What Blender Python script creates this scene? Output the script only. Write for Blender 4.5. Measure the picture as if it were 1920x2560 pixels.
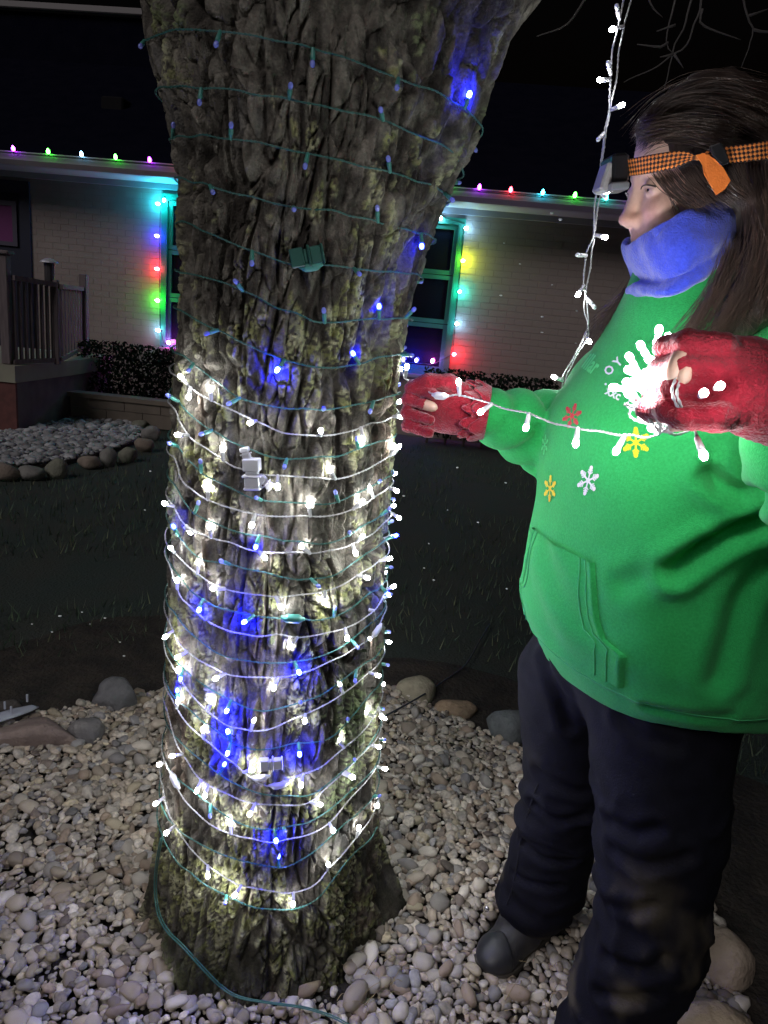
import bpy, math, random
import numpy as np
from mathutils import Vector, Matrix, Quaternion

for o in list(bpy.data.objects):
    bpy.data.objects.remove(o, do_unlink=True)
scene = bpy.context.scene
COL = scene.collection
random.seed(7)
RNG = np.random.default_rng(7)
pi = math.pi

# ------------------------------------------------------------------ camera
CAM_H = 1.40
PITCH = math.radians(15.1)
ROLL = math.radians(5.64)
FPX = 1800.0                       # focal length in photograph pixels (1920 x 2560)
_f = np.array([0, math.cos(PITCH), -math.sin(PITCH)])
_r0 = np.array([1.0, 0, 0])
_u0 = np.array([0, math.sin(PITCH), math.cos(PITCH)])
CR = math.cos(ROLL) * _r0 + math.sin(ROLL) * _u0
CU = -math.sin(ROLL) * _r0 + math.cos(ROLL) * _u0
CF = _f
CC = np.array([0, 0, CAM_H])
cam_d = bpy.data.cameras.new('camera')
cam_d.sensor_fit = 'VERTICAL'
cam_d.sensor_height = 36.0
cam_d.lens = FPX / 2560 * 36.0
cam_d.clip_start = 0.02
cam_d.clip_end = 500
cam = bpy.data.objects.new('camera', cam_d)
COL.objects.link(cam)
M = Matrix(((CR[0], CU[0], -CF[0], CC[0]), (CR[1], CU[1], -CF[1], CC[1]), (CR[2], CU[2], -CF[2], CC[2]), (0, 0, 0, 1)))
cam.matrix_world = M
scene.camera = cam

# ------------------------------------------------------------------ night sky, soft street light, exposure
world = bpy.data.worlds.new('World')
scene.world = world
world.use_nodes = True
wn = world.node_tree
sky = wn.nodes.new('ShaderNodeTexSky')
sky.sky_type = 'NISHITA'
sky.sun_disc = False
sky.sun_elevation = math.radians(-4.0)
sky.sun_rotation = math.radians(200)
bg = wn.nodes['Background']
wn.links.new(sky.outputs[0], bg.inputs[0])
bg.inputs[1].default_value = 0.05
SUN_STRENGTH = 0.58
sun_d = bpy.data.lights.new('sun', 'SUN')
sun_d.energy = SUN_STRENGTH
sun_d.angle = math.radians(28)
sun_d.color = (1.0, 0.95, 0.97)
sun = bpy.data.objects.new('sun', sun_d)
COL.objects.link(sun)
sun.rotation_euler = Vector((0.52, 0.74, -0.72)).to_track_quat('-Z', 'Y').to_euler()
scene.view_settings.view_transform = 'Standard'
scene.view_settings.look = 'None'
scene.view_settings.exposure = 0.5
scene.view_settings.gamma = 1.0
scene.view_settings.use_curve_mapping = False
cy = scene.cycles
cy.use_denoising = True
cy.sample_clamp_indirect = 4.0
cy.max_bounces = 5
cy.diffuse_bounces = 2
cy.glossy_bounces = 3
cy.transmission_bounces = 4
cy.transparent_max_bounces = 6
cy.use_light_tree = True
cy.caustics_reflective = False
cy.caustics_refractive = False


# ------------------------------------------------------------------ measuring helpers
def ray(x, y):
    return CF + (x - 960) / FPX * CR - (y - 1280) / FPX * CU
def atY(x, y, Y):
    d = ray(x, y)
    return CC + d * (Y / d[1])
def atZ(x, y, z=0.0):
    d = ray(x, y)
    return CC + d * ((z - CAM_H) / d[2])
def proj(p):
    v = np.asarray(p, float) - CC
    w = v @ CF
    return np.array([960 + FPX * (v @ CR) / w, 1280 - FPX * (v @ CU) / w])
def crop(ox, oy, s):
    return lambda *pts: [(ox + s * a, oy + s * b) for a, b in pts]
c2 = crop(340, 0, .6028)
c5 = crop(380, 650, .42194)
c6 = crop(380, 1300, .42194)
c7 = crop(300, 1900, .48222)


# ------------------------------------------------------------------ noise
def _h(ix, iy, iz, seed):
    n = (ix.astype(np.int64) * 374761393 + iy.astype(np.int64) * 668265263 + iz.astype(np.int64) * 1440662683 + seed * 974634777) & 0xFFFFFFFF
    n = ((n ^ (n >> 13)) * 1274126177) & 0xFFFFFFFF
    n = ((n ^ (n >> 16)) * 2246822519) & 0xFFFFFFFF
    return ((n ^ (n >> 15)) & 0xFFFFFF) / float(0x1000000)
def vn(x, y, z, seed=0):
    x, y, z = np.broadcast_arrays(np.asarray(x, float), np.asarray(y, float), np.asarray(z, float))
    ix, iy, iz = np.floor(x), np.floor(y), np.floor(z)
    fx, fy, fz = x - ix, y - iy, z - iz
    fx, fy, fz = fx * fx * (3 - 2 * fx), fy * fy * (3 - 2 * fy), fz * fz * (3 - 2 * fz)
    out = 0
    for dx in (0, 1):
        wx = fx if dx else 1 - fx
        for dy in (0, 1):
            wy = fy if dy else 1 - fy
            for dz in (0, 1):
                out = out + _h(ix + dx, iy + dy, iz + dz, seed) * wx * wy * (fz if dz else 1 - fz)
    return out * 2 - 1
def fbm(x, y, z, seed=0, o=4):
    s, a, t = 0, 1.0, 0
    for k in range(o):
        s = s + a * vn(x * 2 ** k, y * 2 ** k, z * 2 ** k, seed + k)
        t += a
        a *= .5
    return s / t
def voro(x, y, z, seed=0):
    ix, iy, iz = np.floor(x), np.floor(y), np.floor(z)
    f1 = np.full(x.shape, 9.0)
    f2 = np.full(x.shape, 9.0)
    cid = np.zeros(x.shape)
    for dx in (-1, 0, 1):
        for dy in (-1, 0, 1):
            for dz in (-1, 0, 1):
                a, b, c = ix + dx, iy + dy, iz + dz
                px = a + _h(a, b, c, seed)
                py = b + _h(a, b, c, seed + 1)
                pz = c + _h(a, b, c, seed + 2)
                d = np.sqrt((px - x) ** 2 + (py - y) ** 2 + (pz - z) ** 2)
                near = d < f1
                f2 = np.where(near, f1, np.minimum(f2, d))
                cid = np.where(near, _h(a, b, c, seed + 5), cid)
                f1 = np.minimum(f1, d)
    return f1, f2, cid
def sstep(a, b, x):
    t = np.clip((x - a) / (b - a), 0, 1)
    return t * t * (3 - 2 * t)


# ------------------------------------------------------------------ objects and meshes
def tag(o, label=None, cat=None, group=None, kind=None):
    if label: o['label'] = label
    if cat: o['category'] = cat
    if group: o['group'] = group
    if kind: o['kind'] = kind
    return o
def empty(name, loc=(0, 0, 0), rz=0.0, label=None, cat=None, group=None):
    o = bpy.data.objects.new(name, None)
    o.empty_display_size = 0.05
    COL.objects.link(o)
    o.location = [float(v) for v in loc]
    o.rotation_euler = (0, 0, rz)
    return tag(o, label, cat, group)
def link(name, me, parent=None, mat=None):
    o = bpy.data.objects.new(name, me)
    COL.objects.link(o)
    if mat is not None and len(me.materials) == 0:
        me.materials.append(mat)
    if parent is not None:
        o.parent = parent
        if parent.type == 'EMPTY' or True:
            o.matrix_parent_inverse = Matrix.Identity(4)
    return o
def mesh_np(name, V, F, smooth=True, cols=None, attrs=None):
    V = np.asarray(V, np.float32)
    F = np.asarray(F, np.int32)
    me = bpy.data.meshes.new(name)
    k = F.shape[1]
    me.vertices.add(len(V))
    me.vertices.foreach_set('co', V.ravel())
    me.loops.add(F.size)
    me.loops.foreach_set('vertex_index', F.ravel())
    me.polygons.add(len(F))
    me.polygons.foreach_set('loop_start', np.arange(0, F.size, k, dtype=np.int32))
    me.polygons.foreach_set('use_smooth', np.full(len(F), smooth))
    if cols is not None:
        a = me.color_attributes.new('col', 'FLOAT_COLOR', 'POINT')
        c = np.ones((len(V), 4), np.float32)
        c[:, :3] = cols
        a.data.foreach_set('color', c.ravel())
    for nm, arr in (attrs or {}).items():
        a = me.attributes.new(nm, 'FLOAT', 'POINT')
        a.data.foreach_set('value', np.asarray(arr, np.float32))
    me.update(calc_edges=True)
    me.validate()
    return me
def local(parent, V):
    """world points -> points in the frame of an unrotated or z-rotated top-level parent"""
    m = (Matrix.Translation(parent.location) @ parent.rotation_euler.to_matrix().to_4x4()).inverted()
    m = np.array(m)
    return np.asarray(V, float) @ m[:3, :3].T + m[:3, 3]

class MB:
    """collects boxes / tubes / lofts into one mesh"""
    def __init__(s): s.v, s.f, s.n = [], [], 0
    def add(s, V, F):
        s.v.append(np.asarray(V, float))
        s.f += [tuple(int(i) + s.n for i in q) for q in F]
        s.n += len(V)
        return s
    def box(s, x0, x1, y0, y1, z0, z1):
        V = [(x, y, z) for x in (x0, x1) for y in (y0, y1) for z in (z0, z1)]
        return s.add(V, [(0, 1, 3, 2), (4, 6, 7, 5), (0, 4, 5, 1), (2, 3, 7, 6), (0, 2, 6, 4), (1, 5, 7, 3)])
    def bevbox(s, x0, x1, y0, y1, z0, z1, b):
        out = []
        for zz, i in ((z0, b), (z0 + b, 0), (z1 - b, 0), (z1, b)):
            X0, X1, Y0, Y1 = x0 + i, x1 - i, y0 + i, y1 - i
            c = b if i == 0 else b * .6
            out += [(X0 + c, Y0, zz), (X1 - c, Y0, zz), (X1, Y0 + c, zz), (X1, Y1 - c, zz), (X1 - c, Y1, zz), (X0 + c, Y1, zz), (X0, Y1 - c, zz), (X0, Y0 + c, zz)]
        F = [tuple(range(7, -1, -1)), tuple(range(24, 32))]
        for k in range(3):
            for j in range(8):
                F.append((k * 8 + j, k * 8 + (j + 1) % 8, k * 8 + 8 + (j + 1) % 8, k * 8 + 8 + j))
        return s.add(out, F)
    def tube(s, pts, rad, n=6, cap=True, twist=0.0):
        V, F = tube_np(pts, rad, n, cap)
        return s.add(V, F)
    def mesh(s, name, smooth=True):
        me = bpy.data.meshes.new(name)
        me.from_pydata(np.concatenate(s.v).tolist(), [], s.f)
        me.polygons.foreach_set('use_smooth', np.full(len(me.polygons), smooth))
        me.update()
        return me
    def build(s, name, mat, parent=None, smooth=False):
        return link(name, s.mesh(name, smooth), parent, mat)

def frames(P):
    P = np.asarray(P, float)
    T = np.gradient(P, axis=0)
    T /= np.linalg.norm(T, axis=1)[:, None] + 1e-12
    N = np.zeros_like(P)
    a = np.array([0, 0, 1.0]) if abs(T[0][2]) < .9 else np.array([1.0, 0, 0])
    n = np.cross(T[0], a)
    n /= np.linalg.norm(n)
    for i in range(len(P)):
        n = n - T[i] * (n @ T[i])
        n /= np.linalg.norm(n) + 1e-12
        N[i] = n
    return T, N, np.cross(T, N)
def tube_np(P, rad, n=6, cap=True):
    P = np.asarray(P, float)
    T, N, B = frames(P)
    R = np.broadcast_to(np.asarray(rad, float), (len(P),))
    a = np.arange(n) * 2 * pi / n
    V = P[:, None] + R[:, None, None] * (np.cos(a)[None, :, None] * N[:, None] + np.sin(a)[None, :, None] * B[:, None])
    V = V.reshape(-1, 3)
    F = [(i * n + j, i * n + (j + 1) % n, (i + 1) * n + (j + 1) % n, (i + 1) * n + j) for i in range(len(P) - 1) for j in range(n)]
    if cap:
        F.append(tuple(range(n - 1, -1, -1)))
        F.append(tuple((len(P) - 1) * n + j for j in range(n)))
    return V, F
def resample(P, step):
    P = np.asarray(P, float)
    d = np.r_[0, np.cumsum(np.linalg.norm(np.diff(P, axis=0), axis=1))]
    m = max(2, int(d[-1] / step) + 1)
    t = np.linspace(0, d[-1], m)
    return np.stack([np.interp(t, d, P[:, k]) for k in range(3)], 1)
def spline(P, per=8):
    """Catmull-Rom through the points"""
    P = np.asarray(P, float)
    Q = np.vstack([2 * P[0] - P[1], P, 2 * P[-1] - P[-2]])
    out = []
    t = np.linspace(0, 1, per, endpoint=False)[:, None]
    for i in range(1, len(Q) - 2):
        a, b, c, d = Q[i - 1], Q[i], Q[i + 1], Q[i + 2]
        out.append(.5 * (2 * b + (c - a) * t + (2 * a - 5 * b + 4 * c - d) * t ** 2 + (3 * b - a - 3 * c + d) * t ** 3))
    return np.vstack(out + [P[-1:]])


# ------------------------------------------------------------------ materials
def mat(name, col, rough=.7, col2=None, scale=20.0, detail=4.0, bump=0.0, bscale=None, bdist=.01, attr=None, emit=0.0, ecol=None,
        spec=.4, sheen=0.0, trans=0.0, sss=0.0, metal=0.0, stretch=None, lo=.35, hi=.65, alpha=1.0, coat=0.0):
    m = bpy.data.materials.new(name)
    m.use_nodes = True
    nt = m.node_tree
    L = nt.links.new
    b = nt.nodes['Principled BSDF']
    b.inputs['Base Color'].default_value = (*col, 1)
    b.inputs['Roughness'].default_value = rough
    b.inputs['Specular IOR Level'].default_value = spec
    b.inputs['Metallic'].default_value = metal
    b.inputs['Sheen Weight'].default_value = sheen
    b.inputs['Transmission Weight'].default_value = trans
    b.inputs['Coat Weight'].default_value = coat
    b.inputs['Alpha'].default_value = alpha
    if sss:
        b.inputs['Subsurface Weight'].default_value = sss
        b.inputs['Subsurface Radius'].default_value = (.012, .005, .003)
    tc = nt.nodes.new('ShaderNodeTexCoord')
    src = tc.outputs['Object']
    if stretch:
        mp = nt.nodes.new('ShaderNodeMapping')
        mp.inputs['Scale'].default_value = stretch
        L(src, mp.inputs['Vector'])
        src = mp.outputs[0]
    base = None
    if attr:
        an = nt.nodes.new('ShaderNodeAttribute')
        an.attribute_name = attr
        base = an.outputs['Color']
    if col2 is not None:
        n = nt.nodes.new('ShaderNodeTexNoise')
        n.inputs['Scale'].default_value = scale
        n.inputs['Detail'].default_value = detail
        L(src, n.inputs['Vector'])
        r = nt.nodes.new('ShaderNodeMapRange')
        r.inputs[1].default_value = lo
        r.inputs[2].default_value = hi
        L(n.outputs[0], r.inputs[0])
        mx = nt.nodes.new('ShaderNodeMix')
        mx.data_type = 'RGBA'
        mx.inputs[6].default_value = (*col, 1)
        mx.inputs[7].default_value = (*col2, 1)
        L(r.outputs[0], mx.inputs[0])
        if base is not None:
            m2 = nt.nodes.new('ShaderNodeMix')
            m2.data_type = 'RGBA'
            m2.blend_type = 'MULTIPLY'
            m2.inputs[0].default_value = 1
            L(base, m2.inputs[6])
            L(mx.outputs[2], m2.inputs[7])
            base = m2.outputs[2]
        else:
            base = mx.outputs[2]
    if base is not None:
        L(base, b.inputs['Base Color'])
    if bump:
        n2 = nt.nodes.new('ShaderNodeTexNoise')
        n2.inputs['Scale'].default_value = bscale or scale * 4
        n2.inputs['Detail'].default_value = 5
        L(src, n2.inputs['Vector'])
        bp = nt.nodes.new('ShaderNodeBump')
        bp.inputs['Strength'].default_value = bump
        bp.inputs['Distance'].default_value = bdist
        L(n2.outputs[0], bp.inputs['Height'])
        L(bp.outputs[0], b.inputs['Normal'])
    if emit:
        b.inputs['Emission Color'].default_value = (*(ecol or col), 1)
        b.inputs['Emission Strength'].default_value = emit
    return m

# ================================================================== GROUND
m_soil = mat('soil', (.045, .036, .028), .95, (.020, .017, .014), 9, 8, bump=.8, bscale=60, bdist=.02)
m_lawn = mat('lawn_ground', (.030, .044, .037), .95, (.040, .044, .036), 3, 8, bump=.6, bscale=90, bdist=.02)
TC = np.array([-.20, 1.42])            # centre of the tree and its gravel ring
RING = 1.13
def grid_sheet(name, x0, x1, y0, y1, n, m, z, amp, m_):
    X, Y = np.meshgrid(np.linspace(x0, x1, n), np.linspace(y0, y1, m), indexing='ij')
    Z = z + amp * fbm(X * 1.3, Y * 1.3, X * 0, 3, 4)
    i = np.arange(n * m).reshape(n, m)
    F = np.stack([i[:-1, :-1], i[1:, :-1], i[1:, 1:], i[:-1, 1:]], -1).reshape(-1, 4)
    return link(name, mesh_np(name, np.stack([X, Y, Z], -1).reshape(-1, 3), F), None, m_)
g = grid_sheet('ground', -60, 60, -40, 90, 40, 40, -.03, 0.0, m_lawn)
tag(g, kind='structure')
g = grid_sheet('lawn', -6.5, 5.0, -1.5, 9.0, 140, 130, -.012, .012, m_lawn)
tag(g, kind='structure')
# bare soil round the gravel ring
n_r, n_t = 30, 120
rr = np.linspace(0, 1.75, n_r)
tt = np.linspace(0, 2 * pi, n_t, endpoint=False)
Rg, Tg = np.meshgrid(rr, tt, indexing='ij')
edge = 1 + .10 * np.sin(3 * Tg + 1) + .05 * np.sin(7 * Tg)
Xg = TC[0] + Rg * np.cos(Tg) * edge
Yg = TC[1] + Rg * np.sin(Tg) * edge
Zg = .006 + .010 * fbm(Xg * 4, Yg * 4, Xg * 0, 8, 4) - .035 * sstep(1.5, 1.75, Rg)
ii = np.arange(n_r * n_t).reshape(n_r, n_t)
Fg = np.stack([ii[:-1], ii[1:], np.roll(ii, -1, 1)[1:], np.roll(ii, -1, 1)[:-1]], -1).reshape(-1, 4)
bed = link('gravel_bed', mesh_np('gravel_bed', np.stack([Xg, Yg, Zg], -1).reshape(-1, 3), Fg), None, m_soil)
tag(bed, kind='structure')

# ================================================================== TREE
TK = np.array([  # z, centre x, half width, half depth
    (-.05, -.185, .255, .255), (.10, -.19, .247, .245), (.308, -.196, .238, .228), (.515, -.196, .228, .22), (.709, -.201, .223, .216), (.89, -.206, .219, .214),
    (1.062, -.210, .215, .212), (1.225, -.212, .214, .212), (1.34, -.209, .213, .212), (1.45, -.202, .22, .214), (1.523, -.195, .228, .217),
    (1.593, -.187, .24, .22), (1.66, -.182, .259, .224), (1.726, -.184, .282, .228), (1.79, -.190, .30, .23), (1.852, -.189, .32, .235),
    (1.915, -.172, .337, .24), (2.1, -.13, .39, .25), (2.3, -.08, .44, .24)])
TY = 1.42
def tk(z, c):
    return np.interp(z, TK[:, 0], TK[:, c])
def angd(t, c):
    return np.abs((t - math.radians(c) + pi) % (2 * pi) - pi)
def trunk_R(t, z):
    """smooth radius of the trunk at angle t and height z"""
    a, b = tk(z, 2), tk(z, 3)
    r = 1 / np.sqrt((np.cos(t) / a) ** 2 + (np.sin(t) / b) ** 2)
    zz = np.clip(z, 0, None)
    e = np.exp(-(zz / .16) ** 1.5)
    lob = .30 * np.exp(-(angd(t, 14) / .40) ** 2) + .10 * np.exp(-(angd(t, -112) / .35) ** 2) + .07 * np.exp(-(angd(t, 196) / .4) ** 2) + .06 * np.exp(-(angd(t, -60) / .25) ** 2) + .18 * np.exp(-(angd(t, 100) / .5) ** 2)
    r = r * (1 + e * (lob + .03 + .035 * np.sin(9 * t + 2) + .025 * np.sin(15 * t)))
    # slow swellings of the stem and the wrinkle where the right limb leaves
    r = r * (1 + .018 * np.sin(2 * t + 2.2 * z) + .014 * np.sin(3 * t - 3 * z + 1))
    r = r + .012 * np.exp(-((z - 1.60 - .22 * (t + .6)) / .05) ** 2) * np.exp(-(angd(t, -40) / .5) ** 2)
    return r
def trunk_pt(t, z, extra=0.0):
    r = trunk_R(t, z) + extra
    return np.stack([tk(z, 1) + r * np.cos(t), TY + r * np.sin(t), z + 0 * t], -1)
# non-uniform angles: fine towards the camera side, coarser behind
t_front = np.linspace(-pi - .35, .35, 400)
t_back = np.linspace(.35, pi - .35, 92)[1:-1]
TT = np.r_[t_front, t_back]
ZZ = np.r_[np.linspace(-.04, 1.98, 900), np.linspace(1.99, 2.3, 40)]
Tm, Zm = np.meshgrid(TT, ZZ, indexing='ij')
cx, cy_, cz = .225 * np.cos(Tm), .225 * np.sin(Tm), Zm
wx = .010 * fbm(cx * 9, cy_ * 9, cz * 5, 11, 3)
wy = .010 * fbm(cx * 9, cy_ * 9, cz * 5, 21, 3)
f1, f2, cid = voro((cx + wx) * 22, (cy_ + wy) * 22, cz * 4.6 + 1.3 * fbm(cx * 7, cy_ * 7, cz * 3, 5, 2), 3)
g1, g2, gid = voro((cx + wx) * 46, (cy_ + wy) * 46, cz * 15 + .8 * fbm(cx * 20, cy_ * 20, cz * 9, 7, 2), 13)
furrow = 1 - sstep(.0, .20, f2 - f1)
crack = 1 - sstep(.0, .13, g2 - g1)
mid = fbm(cx * 34, cy_ * 34, cz * 13, 43, 2)
deep = .55 + .45 * sstep(-.3, .3, fbm(cx * 5, cy_ * 5, cz * 2.2, 31, 2))
fine = fbm(cx * 80, cy_ * 80, cz * 40, 41, 3)
gran = vn(cx * 230, cy_ * 230, cz * 230, 51)
smooth_base = sstep(.28, .02, Zm)
dep = -.024 * furrow * deep * (1 - .5 * smooth_base) - .0085 * crack * (1 - furrow) + .0040 * fine + .0020 * mid + .008 * (cid - .5) + .0065 * (gid - .5) * (1 - furrow)
# lichen
lz = np.interp(Zm, [0, .12, .35, .9, 1.35, 1.6, 2.0], [.20, .22, .18, .15, .11, -.06, -.12])
lm = fbm(cx * 16, cy_ * 16, cz * 9, 61, 4) * .75 + .35 * fbm(cx * 45, cy_ * 45, cz * 45, 71, 3) + lz - .28 * furrow - .12 * crack
lich = sstep(.04, .24, lm) * sstep(-.30, .25, vn(cx * 240, cy_ * 240, cz * 240, 81) + .30 * vn(cx * 90, cy_ * 90, cz * 90, 83) + .05)
dep = dep + lich * (.0014 + .0022 * gran)
r = trunk_R(Tm, Zm) + dep
V = np.stack([tk(Zm, 1) + r * np.cos(Tm), TY + r * np.sin(Tm), Zm], -1)
nT, nZ = Tm.shape
ii = np.arange(nT * nZ).reshape(nT, nZ)
F = np.stack([ii, np.roll(ii, -1, 0), np.roll(np.roll(ii, -1, 0), -1, 1), np.roll(ii, -1, 1)], -1)[:, :-1].reshape(-1, 4)
def mixc(a, b, w):
    return np.asarray(a) * (1 - w[..., None]) + np.asarray(b) * w[..., None]
bc = mixc((.050, .044, .037), (.170, .157, .132), sstep(-.45, .5, fine + .5 * fbm(cx * 14, cy_ * 14, cz * 4, 91, 3)))
bc = mixc(bc, (.120, .072, .050), .40 * sstep(.22, .42, fbm(cx * 13, cy_ * 13, cz * 2.0, 95, 3)) * (1 - furrow))
bc = mixc(bc, (.19, .185, .175), .5 * sstep(.25, .5, fbm(cx * 20, cy_ * 20, cz * 6, 97, 3)))
bc = bc * (.70 + .60 * gid[..., None])
lc = mixc((.27, .285, .115), (.40, .40, .25), sstep(-.4, .4, vn(cx * 60, cy_ * 60, cz * 60, 99)))
lc = mixc(lc, (.19, .23, .12), sstep(.1, .4, fbm(cx * 6, cy_ * 6, cz * 6, 101, 2)))
bc = mixc(bc, lc, .94 * lich)
moss_and_shade = smooth_base * sstep(-.45, .25, fbm(cx * 12, cy_ * 12, cz * 12, 103, 3)) * .9  # moss on the base, plus painted-in dimness where the bulbs don't reach
bc = mixc(bc, (.030, .032, .020), moss_and_shade)
m_bark = mat('bark', (.75, .75, .75), .88, (1.15, 1.12, 1.1), 190, 5, bump=.9, bscale=300, bdist=.004, attr='col', spec=.25)
tree = empty('tree', (-.19, TY, 0), 0, 'thick lichen-covered tree trunk wrapped in white and blue light strings', 'tree')
trunk = link('trunk', mesh_np('trunk', local(tree, V.reshape(-1, 3)), F, cols=bc.reshape(-1, 3)), tree, m_bark)
# limbs above the picture
def limb(name, P, R, n=36, seed=0, parent=None, colr=(.11, .09, .07)):
    P = resample(spline(P, 8), .03)
    R = np.interp(np.linspace(0, 1, len(P)), np.linspace(0, 1, len(R)), R)
    T, N, B = frames(P)
    a = np.arange(n) * 2 * pi / n
    A, S = np.meshgrid(a, np.arange(len(P)) * .03, indexing='xy')
    c, s = np.cos(A), np.sin(A)
    k1, k2, _ = voro(c * R[:, None] * 22, s * R[:, None] * 22, S * 5, seed + 3)
    d = R[:, None] - np.minimum(.018, R[:, None] * .12) * (1 - sstep(.02, .35, k2 - k1)) + .02 * R[:, None] * fbm(c * 3, s * 3, S * 12, seed, 3)
    V = P[:, None] + d[..., None] * (c[..., None] * N[:, None] + s[..., None] * B[:, None])
    i = np.arange(V.shape[0] * n).reshape(-1, n)
    F = np.stack([i[:-1], np.roll(i, -1, 1)[:-1], np.roll(i, -1, 1)[1:], i[1:]], -1).reshape(-1, 4)
    cc = np.asarray(colr) * (.8 + .5 * vn(c * 9, s * 9, S * 20, seed + 9)[..., None] ** 2)
    return link(name, mesh_np(name, local(tree, V.reshape(-1, 3)), F, cols=cc.reshape(-1, 3)), tree, m_bark)
limb('limb', [(-.30, 1.42, 1.90), (-.42, 1.45, 2.4), (-.50, 1.55, 3.0), (-.48, 1.7, 3.8)], [.15, .18, .165, .14], seed=5)
limb('limb', [(-.06, 1.42, 1.90), (.15, 1.44, 2.35), (.42, 1.5, 2.9), (.80, 1.5, 3.5)], [.15, .17, .15, .12], seed=9)
# bare drooping twigs at the upper right, hanging from a side branch of the right limb
def at3(pts):
    return [atY(x, y, Y) for x, y, Y in pts]
limb('branch', [(.36, 1.5, 2.75), (.62, 2.0, 2.86), (.95, 2.5, 2.80), (1.5, 2.9, 2.62)], [.035, .028, .02, .01], n=12, seed=12)
m_twig = mat('twig_bark', (.08, .072, .068), .9)
for pts in ([(1700, -60, 2.5), (1672, 60, 2.5), (1668, 110, 2.5), (1684, 132, 2.5)],
            [(1742, -60, 2.6), (1722, 30, 2.6), (1688, 118, 2.6), (1668, 180, 2.6), (1664, 230, 2.6)],
            [(1752, -50, 2.7), (1744, 40, 2.7), (1712, 115, 2.7), (1690, 130, 2.7), (1640, 165, 2.7), (1560, 210, 2.7)],
            [(1672, 105, 2.5), (1650, 118, 2.5), (1595, 112, 2.5)],
            [(1855, -60, 2.6), (1866, 40, 2.6), (1882, 75, 2.6), (1872, 110, 2.6), (1858, 165, 2.6)],
            [(1882, 75, 2.6), (1920, 82, 2.6), (1990, 70, 2.6)],
            [(1478, -30, 2.4), (1440, 30, 2.4), (1400, 70, 2.4), (1345, 92, 2.4)],
            [(1610, -50, 2.6), (1625, 10, 2.6), (1655, 40, 2.6)],
            [(1684, 132, 2.5), (1706, 165, 2.5)], [(1684, 132, 2.5), (1650, 145, 2.5)], [(1690, 60, 2.5), (1640, 80, 2.5)],
            [(1752, 20, 2.7), (1758, 62, 2.7), (1850, 100, 2.7)], [(1868, 40, 2.6), (1925, 22, 2.6)]):
    P = resample(spline(at3(pts), 6), .02)
    P = P + .006 * np.stack([vn(P[:, 2] * 22, P[:, 0] * 9, k + 0 * P[:, 0], 5) for k in range(3)], 1)
    o = MB().tube(P, np.linspace(.0048, .0014, len(P)), 5).build('twig', m_twig, tree, True)
    o.data.transform(Matrix.Translation(-tree.location))

# ================================================================== GRAVEL
import bmesh
def ico(sub):
    bm = bmesh.new()
    bmesh.ops.create_icosphere(bm, subdivisions=sub, radius=1)
    V = np.array([v.co[:] for v in bm.verts])
    F = np.array([[v.index for v in f.verts] for f in bm.faces])
    bm.free()
    return V, F
ICO2 = ico(2)
ICO3 = ico(3)
PAL = np.array([(.46, .40, .32), (.54, .50, .44), (.38, .32, .25), (.30, .29, .29), (.24, .24, .27), (.50, .41, .31), (.38, .28, .20), (.60, .57, .53),
                (.50, .43, .28), (.20, .16, .14), (.44, .41, .37), (.34, .25, .18), (.55, .47, .38), (.48, .44, .38), (.30, .31, .35), (.58, .53, .46)])
PALW = np.array([5, 4, 5, 3, 1.8, 1.2, 1.4, 2.4, 3, 2.4, 4, 3, 4, 4, 1.4, 3])
PALW = PALW / PALW.sum()
PAL = (PAL * .62 + PAL.mean(1, keepdims=True) * .38) * (1.02, 1.0, .98)
def rotm(n):
    q = RNG.normal(size=(n, 4))
    q /= np.linalg.norm(q, axis=1)[:, None]
    w, x, y, z = q.T
    return np.stack([np.stack([1 - 2 * (y * y + z * z), 2 * (x * y - z * w), 2 * (x * z + y * w)], -1),
                     np.stack([2 * (x * y + z * w), 1 - 2 * (x * x + z * z), 2 * (y * z - x * w)], -1),
                     np.stack([2 * (x * z - y * w), 2 * (y * z + x * w), 1 - 2 * (x * x + y * y)], -1)], 1)
def rotz(a):
    c, s, o, l = np.cos(a), np.sin(a), 0 * a, 0 * a + 1
    return np.stack([np.stack([c, -s, o], -1), np.stack([s, c, o], -1), np.stack([o, o, l], -1)], 1)
def pebble_shapes(n, base, rough=.26):
    """n water-worn stone shapes of unit size, as (n, verts, 3)"""
    U = base[0]
    R = rotm(n)
    Q = np.einsum('nij,vj->nvi', R, U)
    off = RNG.uniform(0, 90, (n, 1, 3))
    d = 1 + rough * vn(Q[..., 0] * 1.1 + off[..., 0], Q[..., 1] * 1.1 + off[..., 1], Q[..., 2] * 1.1 + off[..., 2], 2) + .5 * rough * vn(Q[..., 0] * 2.6 + off[..., 0], Q[..., 1] * 2.6 + off[..., 1], Q[..., 2] * 2.6 + off[..., 2], 4)
    S = Q * d[..., None]
    for k in range(5):                       # flattened facets
        nrm = RNG.normal(size=(n, 1, 3))
        nrm /= np.linalg.norm(nrm, axis=-1, keepdims=True)
        lim = RNG.uniform(.50, 1.0, (n, 1))
        h = (S * nrm).sum(-1)
        S = S - nrm * (np.clip(h - lim, 0, None) * .8)[..., None]
    return S * np.stack([RNG.uniform(1.0, 1.5, n), RNG.uniform(.75, 1.1, n), RNG.uniform(.5, .85, n)], -1)[:, None]
m_peb = mat('pebble', (.78, .78, .78), .62, (1.12, 1.1, 1.06), 120, 4, bump=.25, bscale=300, bdist=.003, attr='col', spec=.35)

def inside_any(x, y, lst):
    k = np.zeros(x.shape, bool)
    for (a, b, rad) in lst:
        k |= (x - a) ** 2 + (y - b) ** 2 < rad ** 2
    return k
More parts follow.
